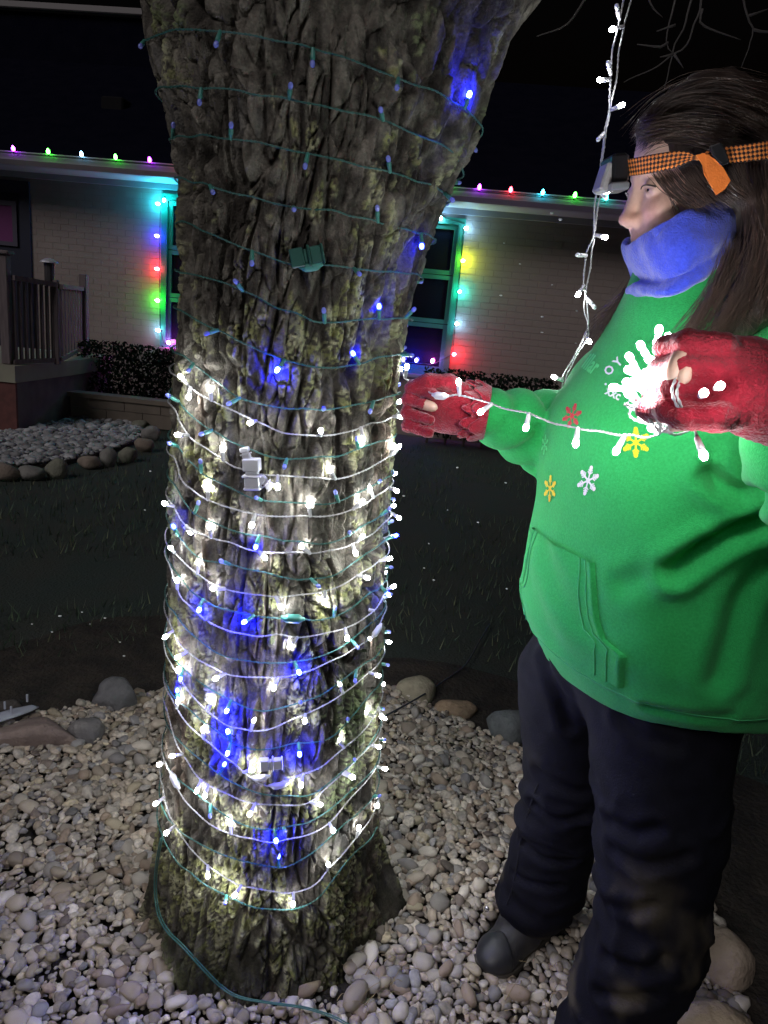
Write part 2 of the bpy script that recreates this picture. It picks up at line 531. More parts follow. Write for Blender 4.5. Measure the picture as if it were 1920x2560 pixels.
# places kept free of pebbles (boots and edge stones stand there)
KEEP = [(.40, 1.40, .06), (.48, 1.45, .06), (.36, 1.35, .05)]
def scatter(x0, x1, y0, y1, sp, inside, zbase, rmean, base):
    nx, ny = int((x1 - x0) / sp), int((y1 - y0) / sp)
    X, Y = np.meshgrid(np.arange(nx), np.arange(ny), indexing='ij')
    X = x0 + (X + .5 * (Y % 2)) * sp + RNG.uniform(-.4, .4, X.shape) * sp
    Y = y0 + Y * sp + RNG.uniform(-.4, .4, Y.shape) * sp
    X, Y = X.ravel(), Y.ravel()
    k = inside(X, Y)
    X, Y = X[k], Y[k]
    rad = rmean * np.clip(np.exp(RNG.normal(0, .38, len(X))), .45, 2.0)
    Z = zbase + rad * .35 + RNG.uniform(0, .010, len(X))
    return X, Y, Z, rad
def in_ring(X, Y):
    d = np.hypot(X - TC[0], Y - TC[1])
    t = np.arctan2(Y - TY, X + .19)
    tr = trunk_R(t, np.full(X.shape, .03))
    thin = fbm(X * 3.2, Y * 3.2, X * 0, 77, 2)
    return (d < RING + .05 * np.sin(5 * t)) & (np.hypot(X + .19, Y - TY) > tr - .012) & (Y > .62) & ~inside_any(X, Y, KEEP) & ~((thin > .55) & (RNG.uniform(size=X.shape) < .5))
X, Y, Z, rad = scatter(-1.45, 1.05, .6, 2.65, .0160, in_ring, .010, .0090, ICO2)
X2, Y2, Z2, rad2 = scatter(-1.45, 1.05, .6, 2.65, .038, in_ring, .016, .0115, ICO2)
X3, Y3, Z3, rad3 = scatter(-1.45, 1.05, .6, 2.65, .16, in_ring, .016, .0150, ICO2)
X, Y, Z, rad = map(np.concatenate, zip((X, Y, Z, rad), (X2, Y2, Z2, rad2), (X3, Y3, Z3, rad3)))
# gravel heaps up a little towards the edge stones
Z = Z + .012 * fbm(X * 2.5, Y * 2.5, X * 0, 15, 2)
N = len(X)
S = pebble_shapes(N, ICO2)
tilt = rotm(N)
yaw = rotz(RNG.uniform(0, 2 * pi, N))
S = np.einsum('nij,nvj->nvi', yaw, S)
lean = RNG.uniform(-.35, .35, (N, 2))
S[..., 2] += lean[:, None, 0] * S[..., 0] + lean[:, None, 1] * S[..., 1]
PC = PAL[RNG.choice(len(PAL), N, p=PALW)] * RNG.uniform(.60, 1.30, (N, 1)) * (1, .98, .95)
cen = np.stack([X, Y, Z], -1)
uv = np.array([proj(c) for c in cen])
vis = (uv[:, 0] > -20) & (uv[:, 0] < 1940) & (uv[:, 1] < 2590)
hid = (uv[:, 0] > 1330) & (uv[:, 1] < 2150)
size = np.where(vis & ~hid, rad / np.linalg.norm(cen - CC, axis=1), 0)
order = np.argsort(-size)
solo = order[:300]
rest = order[300:]
nv = len(ICO2[0])
Vr = (cen[rest][:, None] + S[rest] * rad[rest][:, None, None]).reshape(-1, 3)
Fr = (ICO2[1][None] + (np.arange(len(rest)) * nv)[:, None, None]).reshape(-1, 3)
o = link('gravel', mesh_np('gravel', Vr, Fr, cols=np.repeat(PC[rest], nv, 0)), bed, m_peb)
tag(o, kind='stuff')
pm = []
for k in range(24):
    sh = pebble_shapes(1, ICO2)[0]
    c = PAL[k % 16] * RNG.uniform(.7, 1.2) * (1, .98, .95)
    me = mesh_np('pebble', sh, ICO2[1], cols=np.tile(c, (nv, 1)))
    me.materials.append(m_peb)
    pm.append(me)
for k, j in enumerate(solo):
    o = link('pebble', pm[int(RNG.integers(24))], bed)
    o.location = cen[j]
    o.scale = (rad[j],) * 3
    o.rotation_euler = (RNG.uniform(-.35, .35), RNG.uniform(-.35, .35), RNG.uniform(0, 6.28))

# ------------------------------------------------------------------ boulders edging the ring
def boulder(name, x, y, sx, sy, sz, col, col2, label, rz=0.0, cat='rock', group='rocks edging the gravel ring', seed=0, rough=.28, sink=.25, ang=False, z0=0.0):
    U, Fc = ICO3
    V = U.copy()
    o = RNG.uniform(0, 50, 3)
    d = 1 + rough * vn(V[:, 0] * 1.3 + o[0], V[:, 1] * 1.3 + o[1], V[:, 2] * 1.3 + o[2], seed) + .3 * rough * vn(V[:, 0] * 4 + o[0], V[:, 1] * 4 + o[1], V[:, 2] * 4 + o[2], seed + 1)
    V = V * d[:, None]
    for k in range(9 if ang else 5):
        n = RNG.normal(size=3)
        n /= np.linalg.norm(n)
        h = V @ n
        lim = RNG.uniform(.55, .85) if ang else RNG.uniform(.75, .95)
        V = V - n * (np.clip(h - lim, 0, None) * .9)[:, None]
    V = V * (sx, sy, sz)
    me = mesh_np(name, V, Fc)
    ob = link(name, me, None, mat(name + '_stone', col, .85, col2, 14, 8, bump=.6, bscale=70, bdist=.012, spec=.25))
    ob.location = (x, y, z0 + sz * (1 - 2 * sink))
    ob.rotation_euler = (0, 0, rz)
    return tag(ob, label, cat, group)
def bpx(px, py):
    return atZ(px, py, .02)[:2]
GR, TAN, RED = ((.22, .21, .205), (.14, .135, .14)), ((.34, .28, .19), (.22, .18, .13)), ((.30, .235, .205), (.20, .155, .14))
def brock(px, py, w, d, h, c, label, **k):
    x, y = bpx(px, py)
    return boulder('edge_rock', x, y, w, d, h, c[0], c[1], label, **k)
brock(72, 1850, .155, .070, .066, RED, 'long angular reddish stone at the left edge of the gravel ring', rz=.22, ang=True, seed=3, rough=.2)
brock(292, 1758, .082, .065, .075, ((.17, .17, .18), (.11, .11, .115)), 'dark grey slanted rock standing behind the gravel left of the tree', ang=True, seed=5)
brock(212, 1836, .058, .05, .052, GR, 'small pale grey rock between the reddish stone and the gravel', seed=7)
brock(355, 1752, .040, .028, .026, TAN, 'flat brown stone on the gravel edge just left of the trunk', seed=8)
brock(1040, 1730, .082, .06, .052, ((.36, .33, .24), (.26, .23, .17)), 'smooth tan boulder right of the trunk at the back of the gravel', seed=11, rough=.15)
brock(1142, 1772, .078, .045, .036, ((.36, .26, .17), (.22, .16, .11)), 'low orange-brown stone beside the tan boulder', seed=12, rough=.2)
brock(1268, 1828, .080, .07, .070, ((.17, .185, .19), (.12, .13, .135)), 'rounded blue-grey rock just left of the dark trousers', seed=13, rough=.15)
brock(1372, 1885, .07, .06, .055, GR, 'grey rock hidden mostly behind the dark trousers', seed=14)
brock(1800, 2420, .070, .062, .068, ((.50, .41, .32), (.33, .26, .20)), 'large brown boulder right of the near leg, upper of two', seed=16, rough=.22)
brock(1775, 2590, .082, .066, .068, ((.52, .42, .31), (.36, .28, .20)), 'large tan boulder at the bottom right, lower of two', seed=17, rough=.22)
brock(20, 1760, .05, .03, .02, ((.10, .09, .08), (.07, .06, .055)), 'flat dark stone lying in the soil under the clear plastic strip', seed=18)

# clear plastic strip with pegs lying on the soil at the far left
m_plastic = mat('clear_plastic', (.50, .53, .62), .25, spec=.6, trans=.15)
strip = empty('plastic_strip', atZ(30, 1775, .01), 0, 'translucent curved plastic strip with upright pegs lying at the left edge', 'plastic strip')
mb = MB()
P = [atZ(x, y, .075) for x, y in ((-60, 1800), (0, 1778), (50, 1762), (95, 1745))]
P = spline(P, 6)
T, Nn, B = frames(P)
w = np.interp(np.linspace(0, 1, len(P)), [0, .6, .9, 1], [.030, .028, .018, .004])
a = np.linspace(.15 * pi, .85 * pi, 9)
side = np.cross(T, [0, 0, 1.0])
side /= np.linalg.norm(side, axis=1)[:, None]
Vp = P[:, None] + w[:, None, None] * (np.cos(a)[None, :, None] * side[:, None]) + np.array([0, 0, 1.0]) * (w[:, None, None] * .9 * np.sin(a)[None, :, None] - .035)
n1, n2 = Vp.shape[:2]
i = np.arange(n1 * n2).reshape(n1, n2)
mb.add(local(strip, Vp.reshape(-1, 3)), np.stack([i[:-1, :-1], i[1:, :-1], i[1:, 1:], i[:-1, 1:]], -1).reshape(-1, 4))
ob = mb.build('shell', m_plastic, strip, True)
md = ob.modifiers.new('solid', 'SOLIDIFY')
md.thickness = .0025
for x, y in ((12, 1766), (68, 1748), (28, 1778)):
    p = local(strip, [atZ(x, y, .070)])[0]
    MB().bevbox(p[0] - .003, p[0] + .003, p[1] - .003, p[1] + .003, p[2] - .01, p[2] + .018, .001).build('peg', m_plastic, strip)
# ================================================================== HOUSE
HYAW = -math.radians(5.6)
HY = 9.2
house = empty('house', (0, HY, 0), HYAW, 'single-storey tan brick house with green windows and lit roofline', 'house')
_hc, _hs = math.cos(HYAW), math.sin(HYAW)
def hl(p):
    d = np.asarray(p) - (0, HY, 0)
    return np.array([d[0] * _hc + d[1] * _hs, -d[0] * _hs + d[1] * _hc, d[2]])
def hw(u, v, z):
    return np.array([u * _hc - v * _hs, HY + u * _hs + v * _hc, z])
def atwall(px, py, v=0.0):
    d = ray(px, py)
    o, dd = hl(CC), hl(CC + d) - hl(CC)
    return o + dd * ((v - o[1]) / dd[1])
m_brick = mat('painted_brick', (.27, .222, .20), .85, (.24, .196, .178), 3, 6, bump=.25, bscale=60, bdist=.01)
m_mortar = mat('mortar', (.255, .21, .19), .95, (.225, .185, .17), 8, 4)
m_trim = mat('white_painted_trim', (.34, .33, .35), .5, (.28, .27, .30), 2, 4)
m_soffit = mat('soffit', (.42, .41, .42), .6)
m_roof = mat('dark_shingles', (.0040, .0045, .010), 1.0, (.006, .006, .012), 5, 6, bump=.5, bscale=30, bdist=.02, spec=0.0)
m_green = mat('green_window_paint', (.030, .20, .135), .4, (.022, .155, .105), 5, 3)
m_glass = mat('window_glass', (.006, .008, .016), .04, spec=.6)
m_dark = mat('dark_door_paint', (.016, .018, .035), .45)
m_pane2 = mat('purple_curtained_pane', (.17, .05, .15), .25, spec=.5)
zg1 = atwall(200, 392, -.62)[2]
zg0 = atwall(200, 424, -.62)[2]
U0, U1 = -9.0, 6.5
# bulk of the wall with the openings left free
LW = (atwall(404, 700)[0], atwall(404, 700)[0] + 1.0)
RW = (atwall(1148, 700)[0] - 1.0, atwall(1148, 700)[0])
WZ0, WZ1 = atwall(399, 866)[2], atwall(404, 483)[2]
DR = (-6.2, atwall(78, 560)[0])
DZ1 = atwall(40, 452)[2]
mb = MB()
cuts = [U0, DR[0], DR[1], LW[0], LW[1], RW[0], RW[1], U1]
for k in range(0, 8, 2):
    mb.box(cuts[k], cuts[k + 1], 0.0025, .25, -.05, zg0 + .06)
mb.box(DR[0], DR[1], .0025, .25, DZ1, zg0 + .06)
for w in (LW, RW):
    mb.box(w[0], w[1], .0025, .25, -.05, WZ0)
    mb.box(w[0], w[1], .0025, .25, WZ1, zg0 + .06)
mb.build('wall', m_mortar, house)
wall_ob = house.children[0]
bl, bh, jt = .208, .069, .007
bricks = []
row = 0
z = .62
while z < zg0 - .06:
    u = -5.2 + (row % 2) * (bl + jt) / 2
    while u < 3.4:
        a, b = u, u + bl
        ok = True
        for (w0, w1, q0, q1) in ((LW[0], LW[1], WZ0, WZ1), (RW[0], RW[1], WZ0, WZ1), (DR[0], DR[1], -1, DZ1)):
            if b > w0 and a < w1 and z + bh > q0 and z < q1:
                if a < w0 - .03: b = w0 - .004
                elif b > w1 + .03: a = w1 + .004
                else: ok = False
                if ok and not (b - a > .02): ok = False
                if ok and (a + b) / 2 > w0 and (a + b) / 2 < w1: ok = False
        if ok:
            bricks.append((a, b, z))
        u += bl + jt
    z += bh + jt
    row += 1
mbk = MB()
mbk.bevbox(-bl / 2, bl / 2, 0, .03, 0, bh, .002)
brick_me = mbk.mesh('brick', False)
brick_me.materials.append(m_brick)
def bscore(b):
    p = proj(hw((b[0] + b[1]) / 2, 0, b[2]))
    seen = (1150 < p[0] < 1600) or (75 < p[0] < 400)
    return (-1 if seen else 1, abs(p[0] - 1180) if p[0] > 900 else 300 + abs(p[0] - 390))
bricks.sort(key=bscore)
for a, b, z in bricks[:300]:
    o = link('brick', brick_me, house)
    o.location = ((a + b) / 2, RNG.uniform(-.001, .001), z)
    o.scale = ((b - a) / bl, 1, 1)
mbr = MB()
for a, b, z in bricks[300:]:
    d = RNG.uniform(-.001, .001)
    mbr.box(a, b, d, .02, z, z + bh)
o = mbr.build('brickwork', m_brick, house)
tag(o, kind='stuff')
# frieze, soffit, gutter, roof
MB().box(U0, U1, -.035, .010, zg0 - .055, zg0 + .05).build('frieze_board', m_trim, house)
MB().box(U0, U1, -.50, -.037, zg0 + .012, zg0 + .03).build('soffit', m_soffit, house)
gm = MB()
prof = [(-.50, zg0), (-.58, zg0), (-.62, zg0 + .05), (-.63, zg1 - .015), (-.645, zg1 - .012), (-.645, zg1), (-.615, zg1), (-.60, zg1 - .03), (-.50, zg1 - .03)]
n = len(prof)
Vg = [(u, p[0], p[1]) for u in (U0, U1) for p in prof]
gm.add(Vg, [(k, (k + 1) % n, n + (k + 1) % n, n + k) for k in range(n)] + [tuple(range(n - 1, -1, -1)), tuple(range(n, 2 * n))])
gm.build('gutter', m_trim, house)
rf = MB()
rise, run = 2.35, 4.3
rf.add([(U0, -.52, zg1 - .06), (U1, -.52, zg1 - .06), (U1, -.52 + run, zg1 - .06 + rise), (U0, -.52 + run, zg1 - .06 + rise),
        (U0, -.52, zg1 - .02), (U1, -.52, zg1 - .02), (U1, -.52 + run, zg1 - .02 + rise), (U0, -.52 + run, zg1 - .02 + rise)],
       [(0, 3, 2, 1), (4, 5, 6, 7), (0, 1, 5, 4), (1, 2, 6, 5), (2, 3, 7, 6), (3, 0, 4, 7)])
rf.add([(U0, -.52 + 2 * run, zg1), (U1, -.52 + 2 * run, zg1), (U1, -.52 + run, zg1 - .02 + rise), (U0, -.52 + run, zg1 - .02 + rise)], [(0, 1, 2, 3)])
roof = rf.build('roof', m_roof, house)
pr = atwall(190, 22, 3.2)
MB().bevbox(U0, atwall(420, 40, 3.2)[0], 3.15, 3.25, pr[2] - .05, pr[2] + .05, .015).build('ridge_flashing', mat('dull_metal', (.22, .20, .20), .6), roof)
# support of the flashing: a low upper roof edge behind it
MB().box(U0, atwall(420, 40, 3.2)[0], 3.26, 3.9, zg1 + rise * .7, pr[2] - .06).build('upper_roof_edge', m_roof, roof)
p = atwall(292, 268, 1.4)
vb = MB().bevbox(p[0] - .16, p[0] + .16, 1.25, 1.6, p[2] - .40, p[2] + .10, .02)
vb.build('roof_vent', mat('vent_metal', (.012, .011, .012), .9, spec=.05), roof)

def window(name, u0, u1, z0, z1, rows):
    w = MB()
    c = .075
    for a in ((u0, u0 + c, z0, z1), (u1 - c, u1, z0, z1), (u0 + c, u1 - c, z1 - c, z1), (u0 + c, u1 - c, z0, z0 + c * .7)):
        w.box(a[0], a[1], -.030, .06, a[2], a[3])
    win = w.build('window', m_green, house)
    MB().box(u0 - .03, u1 + .03, -.07, -.031, z0 - .045, z0 - .003).build('sill', m_trim, win)
    h = (z1 - c - z0 - c * .7) / rows
    for k in range(rows):
        a0, a1 = z0 + c * .7 + k * h, z0 + c * .7 + (k + 1) * h
        s = .05
        x0, x1 = u0 + c + .002, u1 - c - .002
        f = MB()
        f.box(x0, x0 + s, .0, .045, a0 + .004, a1 - .004)
        f.box(x1 - s, x1, .0, .045, a0 + .004, a1 - .004)
        f.box(x0 + s, x1 - s, .0, .045, a0 + .004, a0 + .004 + s)
        f.box(x0 + s, x1 - s, .0, .045, a1 - .004 - s, a1 - .004)
        f.build('sash', m_green, win)
        MB().box(x0 + s, x1 - s, .030, .036, a0 + s + .004, a1 - s - .004).build('pane', m_glass, win)
    return win
window('window', LW[0], LW[1], WZ0, WZ1, 3)
window('window', RW[0], RW[1], WZ0, WZ1, 3)
d = MB()
d.box(DR[0], DR[1], .02, .10, .1, DZ1)
door = d.build('door', m_dark, house)
MB().box(DR[1] - .13, DR[1] - .0, -.03, .018, .1, DZ1).build('casing', m_dark, door)
MB().box(DR[0], DR[1] - .13, -.03, .018, DZ1 - .15, DZ1).build('casing', m_dark, door)
p0, p1 = atwall(-20, 600), atwall(30, 515)
MB().box(DR[0] + .2, p1[0], .004, .016, p0[2], p1[2]).build('pane', m_pane2, door)
fr = MB()
fr.box(p1[0], p1[0] + .06, -.008, .0185, p0[2] - .05, p1[2] + .06)
fr.box(DR[0] + .2, p1[0], -.008, .0185, p1[2], p1[2] + .06)
fr.box(DR[0] + .2, p1[0], -.008, .0185, p0[2] - .05, p0[2])
fr.build('pane_frame', mat('greyed_frame', (.07, .06, .09), .5), door)

# ------------------------------------------------------------------ porch with railing
m_deck = mat('weathered_deck_wood', (.17, .135, .14), .8, (.12, .095, .10), 6, 6, stretch=(8, 8, 1))
m_pbrick = mat('porch_brick', (.16, .062, .055), .9, (.11, .045, .042), 12, 4)
m_pwall = mat('porch_side', (.15, .125, .13), .9, (.11, .09, .095), 6, 4)
A, B = atZ(42, 1081), atZ(178, 1046)
porch = empty('porch', A, 0, 'raised wooden porch with slatted railing at the far left', 'porch')
zt = atY(44, 915, A[1])[2]
def wp(*p): return local(porch, p)
ab = (B - A) / np.linalg.norm(B - A)
nrm = np.array([-ab[1], ab[0], 0])
far = np.array([B[0], 8.9, 0])
def prism(pts, z0, z1):
    pts = [np.array(p) for p in pts]
    n = len(pts)
    V = [(p[0], p[1], z) for z in (z0, z1) for p in pts]
    return V, [tuple(range(n - 1, -1, -1)), tuple(range(n, 2 * n))] + [(k, (k + 1) % n, n + (k + 1) % n, n + k) for k in range(n)]
Lf = A + np.array([-2.2, 0.12, 0])
V, F = prism([Lf, A, B, (B[0], 8.95), (Lf[0], 8.6)], -.02, zt - .16)
MB().add(wp(*V), F).build('base', m_pwall, porch)
V, F = prism([Lf + (0, -.012, 0), A + (.010, -.012, 0), A + (.010, .02, 0), Lf + (0, .02, 0)], -.02, zt - .02)
MB().add(wp(*V), F).build('front_brick_face', m_pbrick, porch)
V, F = prism([Lf + (0, -.03, 0), A + (.02, -.03, 0), B + (.03, 0, 0), (B[0] + .03, 8.93), (Lf[0], 8.58)], zt - .158, zt)
MB().add(wp(*V), F).build('deck', mat('deck_edge', (.30, .29, .22), .8, (.24, .22, .18), 3), porch)
posts = []
def post(px, ytop, Y, w, cap=False, dark=False):
    b = atY(px, 900, Y)
    zz = atY(px, ytop, Y)[2]
    mbp = MB().bevbox(b[0] - w / 2, b[0] + w / 2, Y - w / 2, Y + w / 2, zt + .003, zz, .006)
    mbp.v = [wp(*v) for v in mbp.v]
    po = mbp.build('post', m_deck, porch)
    return b, zz, po
Y1, Y2, Y3 = A[1] + .08, A[1] + .45, B[1] + .95
b1, z1, po1 = post(20, 637, Y1, .085)
mbc = MB().bevbox(b1[0] - .075, b1[0] + .075, Y1 - .07, Y1 + .07, z1, z1 + .035, .01)
mbc.v = [wp(*v) for v in mbc.v]
mbc.build('post_cap', m_deck, porch)
b2, z2, po2 = post(144, 700, Y2, .05)
b3, z3, po3 = post(212, 686, Y3, .085)
# solar lantern on the middle post
lan = MB()
c0 = np.array([b2[0] - .06, Y2, z2])
for (r0, r1, h0, h1) in ((.045, .045, -.02, .12), (.048, .048, .12, .15)):
    P = [(c0[0], c0[1], c0[2] + h0), (c0[0], c0[1], c0[2] + h1)]
    lan.tube(wp(*P), [r0, r1], 12)
lan.build('lantern', mat('lantern_body', (.05, .045, .05), .5), porch)
lc = MB()
P = [(c0[0], c0[1], c0[2] + h) for h in (.151, .165, .185, .195)]
lc.tube(wp(*P), [.085, .08, .04, .006], 14)
lc.build('lantern_cap', mat('lantern_cap_metal', (.55, .55, .60), .35, metal=.3), porch)
def rail(b0, Ya, ya0, ya1, bb, Yb, yb0, yb1, nb):
    """top and bottom rails between two posts, with balusters"""
    def pt(px, py, Y): return atY(px, py, Y)
    t0, t1 = pt(b0, ya0, Ya), pt(bb, yb0, Yb)
    q0, q1 = pt(b0, ya1, Ya), pt(bb, yb1, Yb)
    for (e0, e1, h) in ((t0, t1, .022), (q0, q1, .02)):
        mbr = MB()
        dd = (e1 - e0) / np.linalg.norm(e1 - e0)
        s = np.cross(dd, (0, 0, 1)); s /= np.linalg.norm(s)
        V = [e + s * a + np.array([0, 0, c]) for e in (e0, e1) for a, c in ((-.03, -h), (.03, -h), (.03, h), (-.03, h))]
        mbr.add(wp(*V), [(0, 1, 2, 3), (7, 6, 5, 4), (0, 4, 5, 1), (1, 5, 6, 2), (2, 6, 7, 3), (3, 7, 4, 0)])
        mbr.build('rail', m_deck, porch)
    for k in range(nb):
        f = (k + .6) / nb
        a, c = q0 + (q1 - q0) * f, t0 + (t1 - t0) * f
        w = .013
        mbb = MB().box(a[0] - w, a[0] + w, a[1] - w, a[1] + w, a[2] + .02, c[2] - .022)
        mbb.v = [wp(*v) for v in mbb.v]
        mbb.build('baluster', m_deck, porch)
rail(32, Y1, 694, 905, 139, Y2, 712, 900, 8)
rail(149, Y2, 716, 898, 205, Y3, 722, 868, 8)

# ------------------------------------------------------------------ low planter wall and hedges
pa, pb = atZ(176, 1049), np.array([3.6, 7.9, 0])
planter = empty('planter_wall', pa, 0, 'low tan planter wall running from the porch to behind the trunk', 'wall')
pdir = np.array([1.0, -.045, 0])
zc = atY(430, 990, 8.2)[2]
pz = lambda u, v, z: pa + pdir * u + np.array([.045, 1, 0]) * v + np.array([0, 0, z])
def pbox(u0, u1, v0, v1, z0, z1, name, m_):
    V = [pz(u, v, z) for u in (u0, u1) for v in (v0, v1) for z in (z0, z1)]
    MB().add(local(planter, V), [(0, 1, 3, 2), (4, 6, 7, 5), (0, 4, 5, 1), (2, 3, 7, 6), (0, 2, 6, 4), (1, 5, 7, 3)]).build(name, m_, planter)
m_plan = mat('planter_block', (.20, .165, .13), .9, (.15, .125, .10), 4, 5)
k = 0
for cidx, (z0, z1) in enumerate(((0, zc * .5 - .006), (zc * .5 + .002, zc - .05))):
    u = -.2 * (cidx % 2)
    while u < 3.1:
        pbox(max(u, 0) + .004, u + .40 - .004, 0, .16, z0, z1, 'block', m_plan)
        u += .40
pbox(0, 3.15, .01, .15, 0, zc - .055, 'core', m_mortar)
pbox(-.02, 3.2, -.02, .18, zc - .048, zc, 'coping', m_plan)
m_leaf = mat('hedge_leaf', (.006, .011, .008), .9, (.009, .016, .010), 9, 2, spec=.05)
m_stem = mat('hedge_stem', (.05, .038, .03), .9)
def hedge(px0, px1, ytop, label, n=5200):
    a, b = atY(px0, 930, 8.55), atY(px1, 930, 8.55)
    zt_ = atY((px0 + px1) / 2, ytop, 8.4)[2]
    h = empty('hedge', (a[0], 8.55, 0), 0, label, 'hedge', 'dark clipped hedges in front of the house')
    L = b[0] - a[0]
    p = RNG.uniform(0, 1, (n, 3))
    # leaves gather near the outside of the clipped mass
    X = p[:, 0] * L
    D = (p[:, 1] - .5) * .62
    Zc = .12 + p[:, 2] * (zt_ - .12)
    bump = .05 * fbm(X * 3, D * 3, Zc * 3, 33, 3)
    D *= 1 + bump * 3
    Zc = Zc * (1 + bump)
    s = RNG.uniform(.018, .036, n)
    R = rotm(n)
    q = np.array([(-1, 0, 0), (0, -.5, .1), (1, 0, 0), (0, .5, .1)])
    V = np.einsum('nij,vj->nvi', R, q) * s[:, None, None] + np.stack([X, D, Zc], -1)[:, None]
    F = np.arange(n * 4).reshape(n, 4)
    o = link('foliage', mesh_np('foliage', V.reshape(-1, 3), F, False), h, m_leaf)
    tag(o, kind='stuff')
    st = MB()
    for k in range(7):
        x = L * (k + .5) / 7
        st.tube([(x, 0, 0), (x + .03, .02, zt_ * .5), (x - .05, -.03, zt_ * .85)], [.018, .012, .006], 5)
    st.build('stems', m_stem, h)
hedge(196, 520, 868, 'dark clipped hedge left of the trunk, below the lit window')
hedge(1062, 1395, 938, 'dark clipped hedge right of the trunk, behind the gloved hand')

# ------------------------------------------------------------------ far gravel bed with edging stones
ICO1 = ico(1)
far_poly = np.array([atZ(x, y)[:2] for x, y in ((-160, 1080), (42, 1085), (180, 1050), (300, 1052), (352, 1075), (358, 1100), (300, 1122), (230, 1142), (150, 1162), (0, 1172), (-160, 1176))])
def inpoly(X, Y, P):
    c = np.zeros(X.shape, bool)
    j = len(P) - 1
    for i in range(len(P)):
        k = ((P[i, 1] > Y) != (P[j, 1] > Y)) & (X < (P[j, 0] - P[i, 0]) * (Y - P[i, 1]) / (P[j, 1] - P[i, 1] + 1e-9) + P[i, 0])
        c ^= k
        j = i
    return c
V, F = prism(far_poly, -.02, .012)
fb = MB().add(V, F).build('far_gravel_bed', m_soil)
tag(fb, kind='structure')
lo, hi = far_poly.min(0), far_poly.max(0)
X, Y, Z, rad = scatter(lo[0], hi[0], lo[1], hi[1], .042, lambda a, b: inpoly(a, b, far_poly), .016, .024, ICO1)
S = pebble_shapes(len(X), ICO1)
nv1 = len(ICO1[0])
V = (np.stack([X, Y, Z], -1)[:, None] + S * rad[:, None, None]).reshape(-1, 3)
F = (ICO1[1][None] + (np.arange(len(X)) * nv1)[:, None, None]).reshape(-1, 3)
cc = np.array([(.38, .38, .40)]) * RNG.uniform(.35, 1.3, (len(X), 1))
o = link('gravel', mesh_np('far_gravel', V, F, cols=np.repeat(cc, nv1, 0)), fb, m_peb)
tag(o, kind='stuff')
EC = [((.27, .22, .18), (.2, .16, .13)), ((.25, .24, .22), (.18, .17, .16)), ((.22, .22, .17), (.15, .15, .12))]
desc = ['pale pinkish edging stone at the left frame edge of the far bed', 'long flat edging stone of the far bed, second from the left', 'rounded olive-grey edging stone of the far bed, third from the left',
        'wide pale edging stone of the far bed, fourth from the left', 'upright grey edging stone of the far bed, fifth from the left', 'brown slanted edging stone of the far bed, sixth from the left',
        'dark edging stone on the rounded corner of the far bed', 'tall pale edging stone nearest the tree on the far bed', 'pale flat edging stone at the back corner of the far bed']
for k, (x, y, w, h) in enumerate(((10, 1195, .11, .075), (78, 1194, .105, .06), (145, 1190, .085, .085), (225, 1167, .085, .06), (272, 1160, .075, .085), (318, 1150, .08, .07), (360, 1125, .09, .075), (378, 1098, .09, .085), (350, 1070, .10, .06))):
    p = atZ(x, y)
    boulder('edging_stone', p[0], p[1], w, .08, h, *EC[k % 3], desc[k], cat='stone', group='stones edging the far gravel bed', seed=30 + k, rough=.18, sink=.2)

# ------------------------------------------------------------------ grass and fallen specks
n = 16000
X = RNG.uniform(-4.6, 3.6, n)
Y = 2.2 + 6.0 * RNG.uniform(0, 1, n) ** 1.5
k = (np.hypot(X - TC[0], Y - TC[1]) > 1.55 + .25 * fbm(X * 2, Y * 2, X * 0, 4, 2)) & ~inpoly(X, Y, far_poly) & (fbm(X * 1.2, Y * 1.2, X * 0, 19, 3) > -.25)
X, Y = X[k], Y[k]
n = len(X)
hgt = RNG.uniform(.025, .065, n)
a = RNG.uniform(0, pi, n)
ld = RNG.normal(0, .02, (n, 2))
w = .0035
b0 = np.stack([X - w * np.cos(a), Y - w * np.sin(a), 0 * X - .015], -1)
b1_ = np.stack([X + w * np.cos(a), Y + w * np.sin(a), 0 * X - .015], -1)
tp = np.stack([X + ld[:, 0], Y + ld[:, 1], hgt], -1)
V = np.stack([b0, b1_, tp], 1).reshape(-1, 3)
gc = np.array((.055, .085, .055)) * RNG.uniform(.5, 1.5, (n, 1)) + RNG.uniform(0, 1, (n, 1)) ** 6 * np.array((.10, .08, .04))
o = link('grass', mesh_np('grass', V, np.arange(n * 3).reshape(n, 3), False, cols=np.repeat(gc, 3, 0)), None, mat('grass_blade', (1, 1, 1), .7, (.9, .95, .9), 5, attr='col'))
tag(o, 'short dark winter grass between the gravel ring and the house', 'grass', kind='stuff')
fl = []
for x, y in ((1379, 533), (1401, 549), (1260, 608), (1252, 738), (1380, 712), (1355, 792), (1355, 831), (1442, 777), (1439, 858), (1144, 1169), (1119, 1275), (1195, 1306), (1072, 1359), (1085, 1450),
             (1267, 1472), (1264, 1207), (1300, 660), (1010, 1240), (376, 1178), (362, 1275), (150, 1540), (205, 1530), (262, 1545), (300, 1605), (225, 1560), (130, 1580), (310, 1640), (80, 1560), (1060, 1420)):
    fl.append(atY(x, y, RNG.uniform(1.9, 2.5)))
fl = np.array(fl)
S = pebble_shapes(len(fl), ICO1) * RNG.uniform(.0026, .0052, (len(fl), 1, 1))
V = (fl[:, None] + S).reshape(-1, 3)
F = (ICO1[1][None] + (np.arange(len(fl)) * nv1)[:, None, None]).reshape(-1, 3)
o = link('falling_sleet', mesh_np('falling_sleet', V, F), None, mat('sleet', (.85, .88, .9), .4, sss=0.0))
tag(o, 'tiny pale sleet flecks drifting in the air over the lawn', 'sleet', kind='stuff')
m_straw = mat('dry_straw', (.30, .23, .13), .8)
sg = MB()
